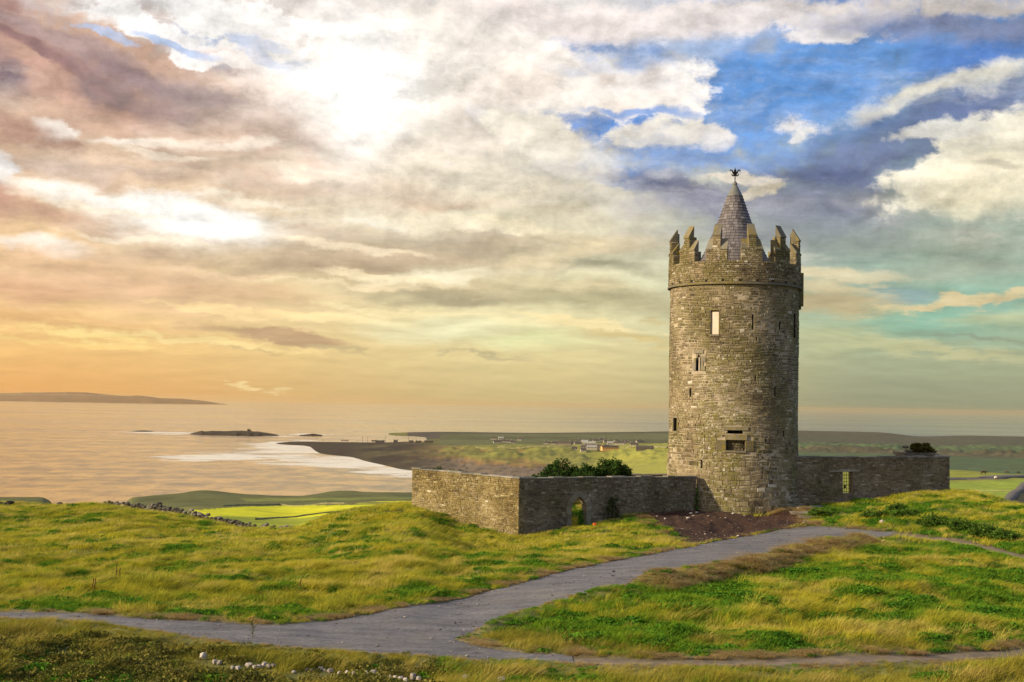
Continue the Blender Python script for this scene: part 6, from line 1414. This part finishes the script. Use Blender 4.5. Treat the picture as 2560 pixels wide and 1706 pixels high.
# ================================================================== village, harbour, poles, cattle
M_hw = plain('house_render_white', (0.36, 0.33, 0.27), .9, 0, .1, .2); M_hy = plain('house_render_orange', (0.75, 0.40, 0.16), .9); M_hs = plain('house_stone', (0.20, 0.165, 0.13), .9)
M_rf = plain('house_roof', (0.07, 0.06, 0.055), .8); M_rg = plain('metal_roof', (0.32, 0.31, 0.28), .6); M_gl = plain('window_glass', (0.03, 0.035, 0.04), .2)
def house(px_, py_, w_, d_, h_, rh, rz_, wm, rm, label, nwin=3, cat='house', grp='village houses on the plain'):
    q = gpx(px_, py_, h_all, 900); r = prop(empty('house', tuple(q), rz_), label, cat, grp)
    m = MB(); m.box((-w_ / 2, -d_ / 2, -2), (w_ / 2, d_ / 2, h_)); m.add([(-w_ / 2, -d_ / 2, h_), (-w_ / 2, d_ / 2, h_), (-w_ / 2, 0, h_ + rh - .05)], [(0, 1, 2)]); m.add([(w_ / 2, -d_ / 2, h_), (w_ / 2, d_ / 2, h_), (w_ / 2, 0, h_ + rh - .05)], [(0, 2, 1)])
    m.obj('wall', wm, r); m = MB(); o_ = .5
    for s_ in (-1, 1):
        y0_ = s_ * (d_ / 2 + o_); zz = h_ - o_ * rh / (d_ / 2); vs = [(-w_ / 2 - .3, y0_, zz), (w_ / 2 + .3, y0_, zz), (w_ / 2 + .3, 0, h_ + rh), (-w_ / 2 - .3, 0, h_ + rh)]; vs += [(a, b, c_ + .25) for a, b, c_ in vs]
        m.add(vs, [(0, 1, 2, 3), (7, 6, 5, 4), (0, 4, 5, 1), (1, 5, 6, 2), (3, 2, 6, 7), (0, 3, 7, 4)])
    rf = m.obj('roof', rm, r); m = MB()
    for s_ in (-1, 1): m.box((s_ * w_ * .42 - .5, -.5, h_ + rh - .6), (s_ * w_ * .42 + .5, .5, h_ + rh + 1.2))
    m.obj('chimney', wm, rf)
    for k in range(nwin):
        x_ = (k + .5) / nwin * w_ - w_ / 2; m = MB(); m.box((x_ - .6, -d_ / 2 - .06, 1.0), (x_ + .6, -d_ / 2 + .05, 2.3)); m.obj('window', M_gl, r)
    return r
V_ = [(1234,1099,12,'w'),(1243,1108,14,'w'),(1262,1106,16,'w'),(1272,1107,12,'w'),(1283,1109,10,'w'),(1252,1099,10,'r'),(1300,1101,8,'w'),
      (1366,1111,9,'w'),(1384,1112,10,'w'),(1398,1112,22,'s'),(1412,1113,24,'s'),(1432,1111,14,'w'),(1444,1112,12,'w'),(1453,1106,12,'w'),(1462,1108,12,'r'),(1474,1113,20,'r'),(1490,1105,12,'w'),(1504,1103,9,'w'),(1515,1107,9,'w'),
      (1462,1122,12,'w'),(1470,1119,10,'w'),(1480,1123,16,'r'),(1492,1122,26,'s'),(1508,1122,20,'w'),(1524,1124,26,'o'),(1458,1129,8,'w'),(1436,1125,8,'w'),
      (1531,1113,18,'r'),(1550,1113,20,'w'),(1562,1109,14,'w'),(1541,1106,8,'w'),(1585,1115,12,'w'),(1600,1108,14,'w'),(1612,1125,24,'d')]
wh = {'w': (M_hw, M_rf, 'white'), 'r': (M_hw, M_rg, 'pale'), 's': (M_hs, M_rf, 'brown stone'), 'o': (M_hy, M_rf, 'orange'), 'd': (M_rf, M_rf, 'dark')}
posn = ['on the left edge of the distant village', 'in the middle of the distant village', 'on the right side of the distant village']
cnt = {}; LBS = []; NTH = ['first', 'second', 'third', 'fourth', 'fifth']
for i, (px_, py_, w_, k) in enumerate(V_):
    wm, rm, cn = wh[k]; zone = 'in the small hamlet left of the bushes' if px_ < 1310 else ('in the front row of the village above the bushes' if py_ > 1117 else ('in the back row of the village, left half' if px_ < 1450 else ('in the back row of the village, centre' if px_ < 1520 else 'at the right end of the village near the tower')))
    sz_ = 'long ' if w_ > 17 else ('small ' if w_ < 11 else '')
    lb = 'far off %s%s %s %s' % (sz_, cn, 'barn' if k == 'd' else 'house', zone)
    LBS.append((px_, py_, w_, wm, rm, lb, k))
for px_, py_, w_, wm, rm, lb, k in LBS:
    same = sorted(q[0] for q in LBS if q[5] == lb)
    if len(same) > 1: lb = NTH[same.index(px_)] + ' from left, ' + lb.replace('far off ', '').replace(' of the village', '').replace('at the right end near the tower', 'nearest the tower')
    house(px_, py_, w_ * .95, 7, 2.6 if w_ < 18 else 3.4, 2.2, random.uniform(-.3, .3), wm, rm, lb, 3 if w_ < 18 else 6, grp='village houses on the plain')
# harbour sheds on the headland and utility poles
for i, (px_, py_, w_, hh_, lb) in enumerate([(862,1104.5,24,2.6,'low domed shed out near the tip of the headland'),(934,1106,12,4,'dark shed on the headland skyline, left of the harbour'),(950,1107,26,4,'long dark harbour building on the headland'),(989,1106,12,4,'dark square shed on the headland skyline'),(1028,1107,12,4,'small dark house on the headland, centre of the harbour row'),(1046,1108,16,4,'dark house on the headland beside the inlet'),(1072,1108,26,4.5,'largest dark house where the headland meets the inlet')]):
    house(px_, py_, w_ * .6, 6, hh_ * .7, 1.2, 0, M_rf, M_rf, lb, 2, 'building', 'harbour buildings on the headland')
for i, (px_, py_, h_) in enumerate([(906,1107,11),(919,1108,11),(963,1109,13),(1021,1108,13),(1040,1107,10),(1515,1114,16),(808,1105,5)]):
    q = gpx(px_, py_, h_all, 1500); o = prop(empty('utility_pole', tuple(q)), ['thin pole on the headland skyline, leftmost of the tall pair', 'thin pole on the headland skyline, right one of the tall pair', 'tall thin pole between the harbour sheds', 'tallest thin pole near the inlet', 'thin pole at the inlet beside the last houses', 'tall thin mast behind the village', 'short post near the tip of the headland'][i], 'utility pole', 'poles on the plain')
    m = MB(); m.tube([(0, 0, -1), (0, 0, h_)], [.35, .22], 6); m.obj('pole', M_rf, o); m = MB(); m.box((-1.2, -.12, h_ - 1), (1.2, .12, h_ - .7)); m.obj('crossarm', M_rf, o)
# ruined hut on the rocky island
q = at(622, 1078, YC); o = prop(empty('ruined_hut', (q[0], q[1], q[2] - 1)), 'small square ruined hut on top of the rocky islet', 'ruin'); m = MB()
m.box((-3, -3, 0), (3, 3, 5.0), .4, .3); m.box((-3.4, 3, 0), (4.6, 5.5, 2.0), .4, .3); m.obj('wall', rockm, o)
# cattle
M_cow = plain('cow_coat', (0.055, 0.032, 0.018), .9)
def cow(px_, py_, rz_, label, k=1.0):
    q = gpx(px_, py_, h_all, 150); o = prop(empty('cow', tuple(q), rz_), label, 'cow', 'cattle grazing on the plain'); o.scale = (k, k, k)
    bm = bpy.data.meshes.new('body'); P = [(-.9, 0, 1.2), (-.35, 0, 1.12), (.35, 0, 1.12), (.85, 0, 1.25), (1.25, 0, 1.25), (1.62, 0, .95), (1.8, 0, .72)]; E_ = [(i, i + 1) for i in range(6)]; rad_s = [(.3, .34), (.36, .42), (.36, .40), (.30, .34), (.17, .2), (.15, .15), (.1, .09)]
    for (bx_, by_, top_, kn) in ((-.85, .22, 0, .05), (-.85, -.22, 0, .05), (.75, .2, 3, -.03), (.75, -.2, 3, -.03)):
        a = len(P); P += [(bx_, by_, .85), (bx_ - kn, by_, .45), (bx_, by_, .02)]; E_ += [(top_, a), (a, a + 1), (a + 1, a + 2)]; rad_s += [(.15, .13), (.07, .07), (.06, .06)]
    bm.from_pydata(P, E_, []); bo = link('body', bm, o, M_cow)
    sk = bo.modifiers.new('skin', 'SKIN'); bo.modifiers.new('sub', 'SUBSURF').render_levels = 1
    for i, r_ in enumerate(rad_s): bm.skin_vertices[0].data[i].radius = r_
    bm.skin_vertices[0].data[1].use_root = True
    m = MB()
    for s_ in (-1, 1): m.tube([(1.36, s_ * .12, 1.32), (1.34, s_ * .28, 1.34)], [.05, .02], 5)
    m.obj('ear', M_cow, o); m = MB(); m.tube([(-1.15, 0, 1.3), (-1.27, 0, 1.0), (-1.25, 0, .45)], [.03, .02, .05], 5); m.obj('tail', M_cow, o)
cow(2459, 1187, .2, 'brown cow standing in the field past the right wall, nearest the wall', 1.6); cow(2519, 1184.5, 2.9, 'brown cow in the far right field, middle one of the three', 1.1); cow(2546, 1185, 3.3, 'brown cow near the right edge of the picture', 1.1)
q = gpx(2489, 1199, h_all, 150); m = MB(); m.rock((0, 0, 1.2), 1.1, 1, 1.1, 1, 5); o = m.obj('rock', M_wr); o.location = q; prop(o, 'small white marker rock beside the far road', 'rock')

# low field walls down on the coastal fields
M_fw = plain('field_wall_stone', (0.20, 0.19, 0.10), .95, 0, .4, .4)
def field_wall(pts, label, wid=.6, hgt=.35, y0=150):
    G_ = [gpx(a, b, h_all, y0) for a, b in pts]; L = []
    for i in range(len(G_) - 1):
        n = max(3, int(np.linalg.norm(G_[i + 1] - G_[i]) / 2.2))
        for t in np.linspace(0, 1, n, endpoint=False): L.append(G_[i][:2] * (1 - t) + G_[i + 1][:2] * t)
    L.append(G_[-1][:2]); L = np.array(L); zz = h_all(L[:, 0], L[:, 1]); o = prop(empty('field_wall', (L[0][0], L[0][1], zz[0])), label, 'wall', 'field walls on the plain'); m = MB()
    for i in range(len(L)):
        t = L[min(i + 1, len(L) - 1)] - L[max(i - 1, 0)]; n_ = np.array([-t[1], t[0]]); n_ /= np.linalg.norm(n_) + 1e-9
        h = hgt * random.uniform(.75, 1.2)
        for s_, zf_ in ((-1, -1), (-.55, h), (.55, h), (1, -1)): m.v.append((L[i][0] + n_[0] * s_ * wid / 2 - L[0][0], L[i][1] + n_[1] * s_ * wid / 2 - L[0][1], zz[i] + zf_ - zz[0]))
    for i in range(len(L) - 1):
        for k in range(3): m.f.append((4 * i + k, 4 * i + 4 + k, 4 * i + 5 + k, 4 * i + k + 1)); m.t.append(.5)
    w_ = m.obj('coursed_stones', M_fw, o); w_['kind'] = 'stuff'
field_wall([(640,1300),(700,1296),(760,1290),(850,1281),(940,1275)], 'low dark field wall crossing the bright green field near the hill')
field_wall([(560,1266),(700,1262),(860,1260),(1010,1262)], 'low dark field wall along the top edge of the bright green field')
field_wall([(2400,1225),(2480,1227),(2540,1229)], 'thin dark field boundary in the green field past the right wall')
field_wall([(1190,1119),(1300,1121),(1440,1123)], 'dark hedge line below the small hamlet', 3, 1.5, 900)
field_wall([(1530,1120),(1600,1118),(1668,1119)], 'dark hedge line between the village and the tower', 3, 1.5, 900)
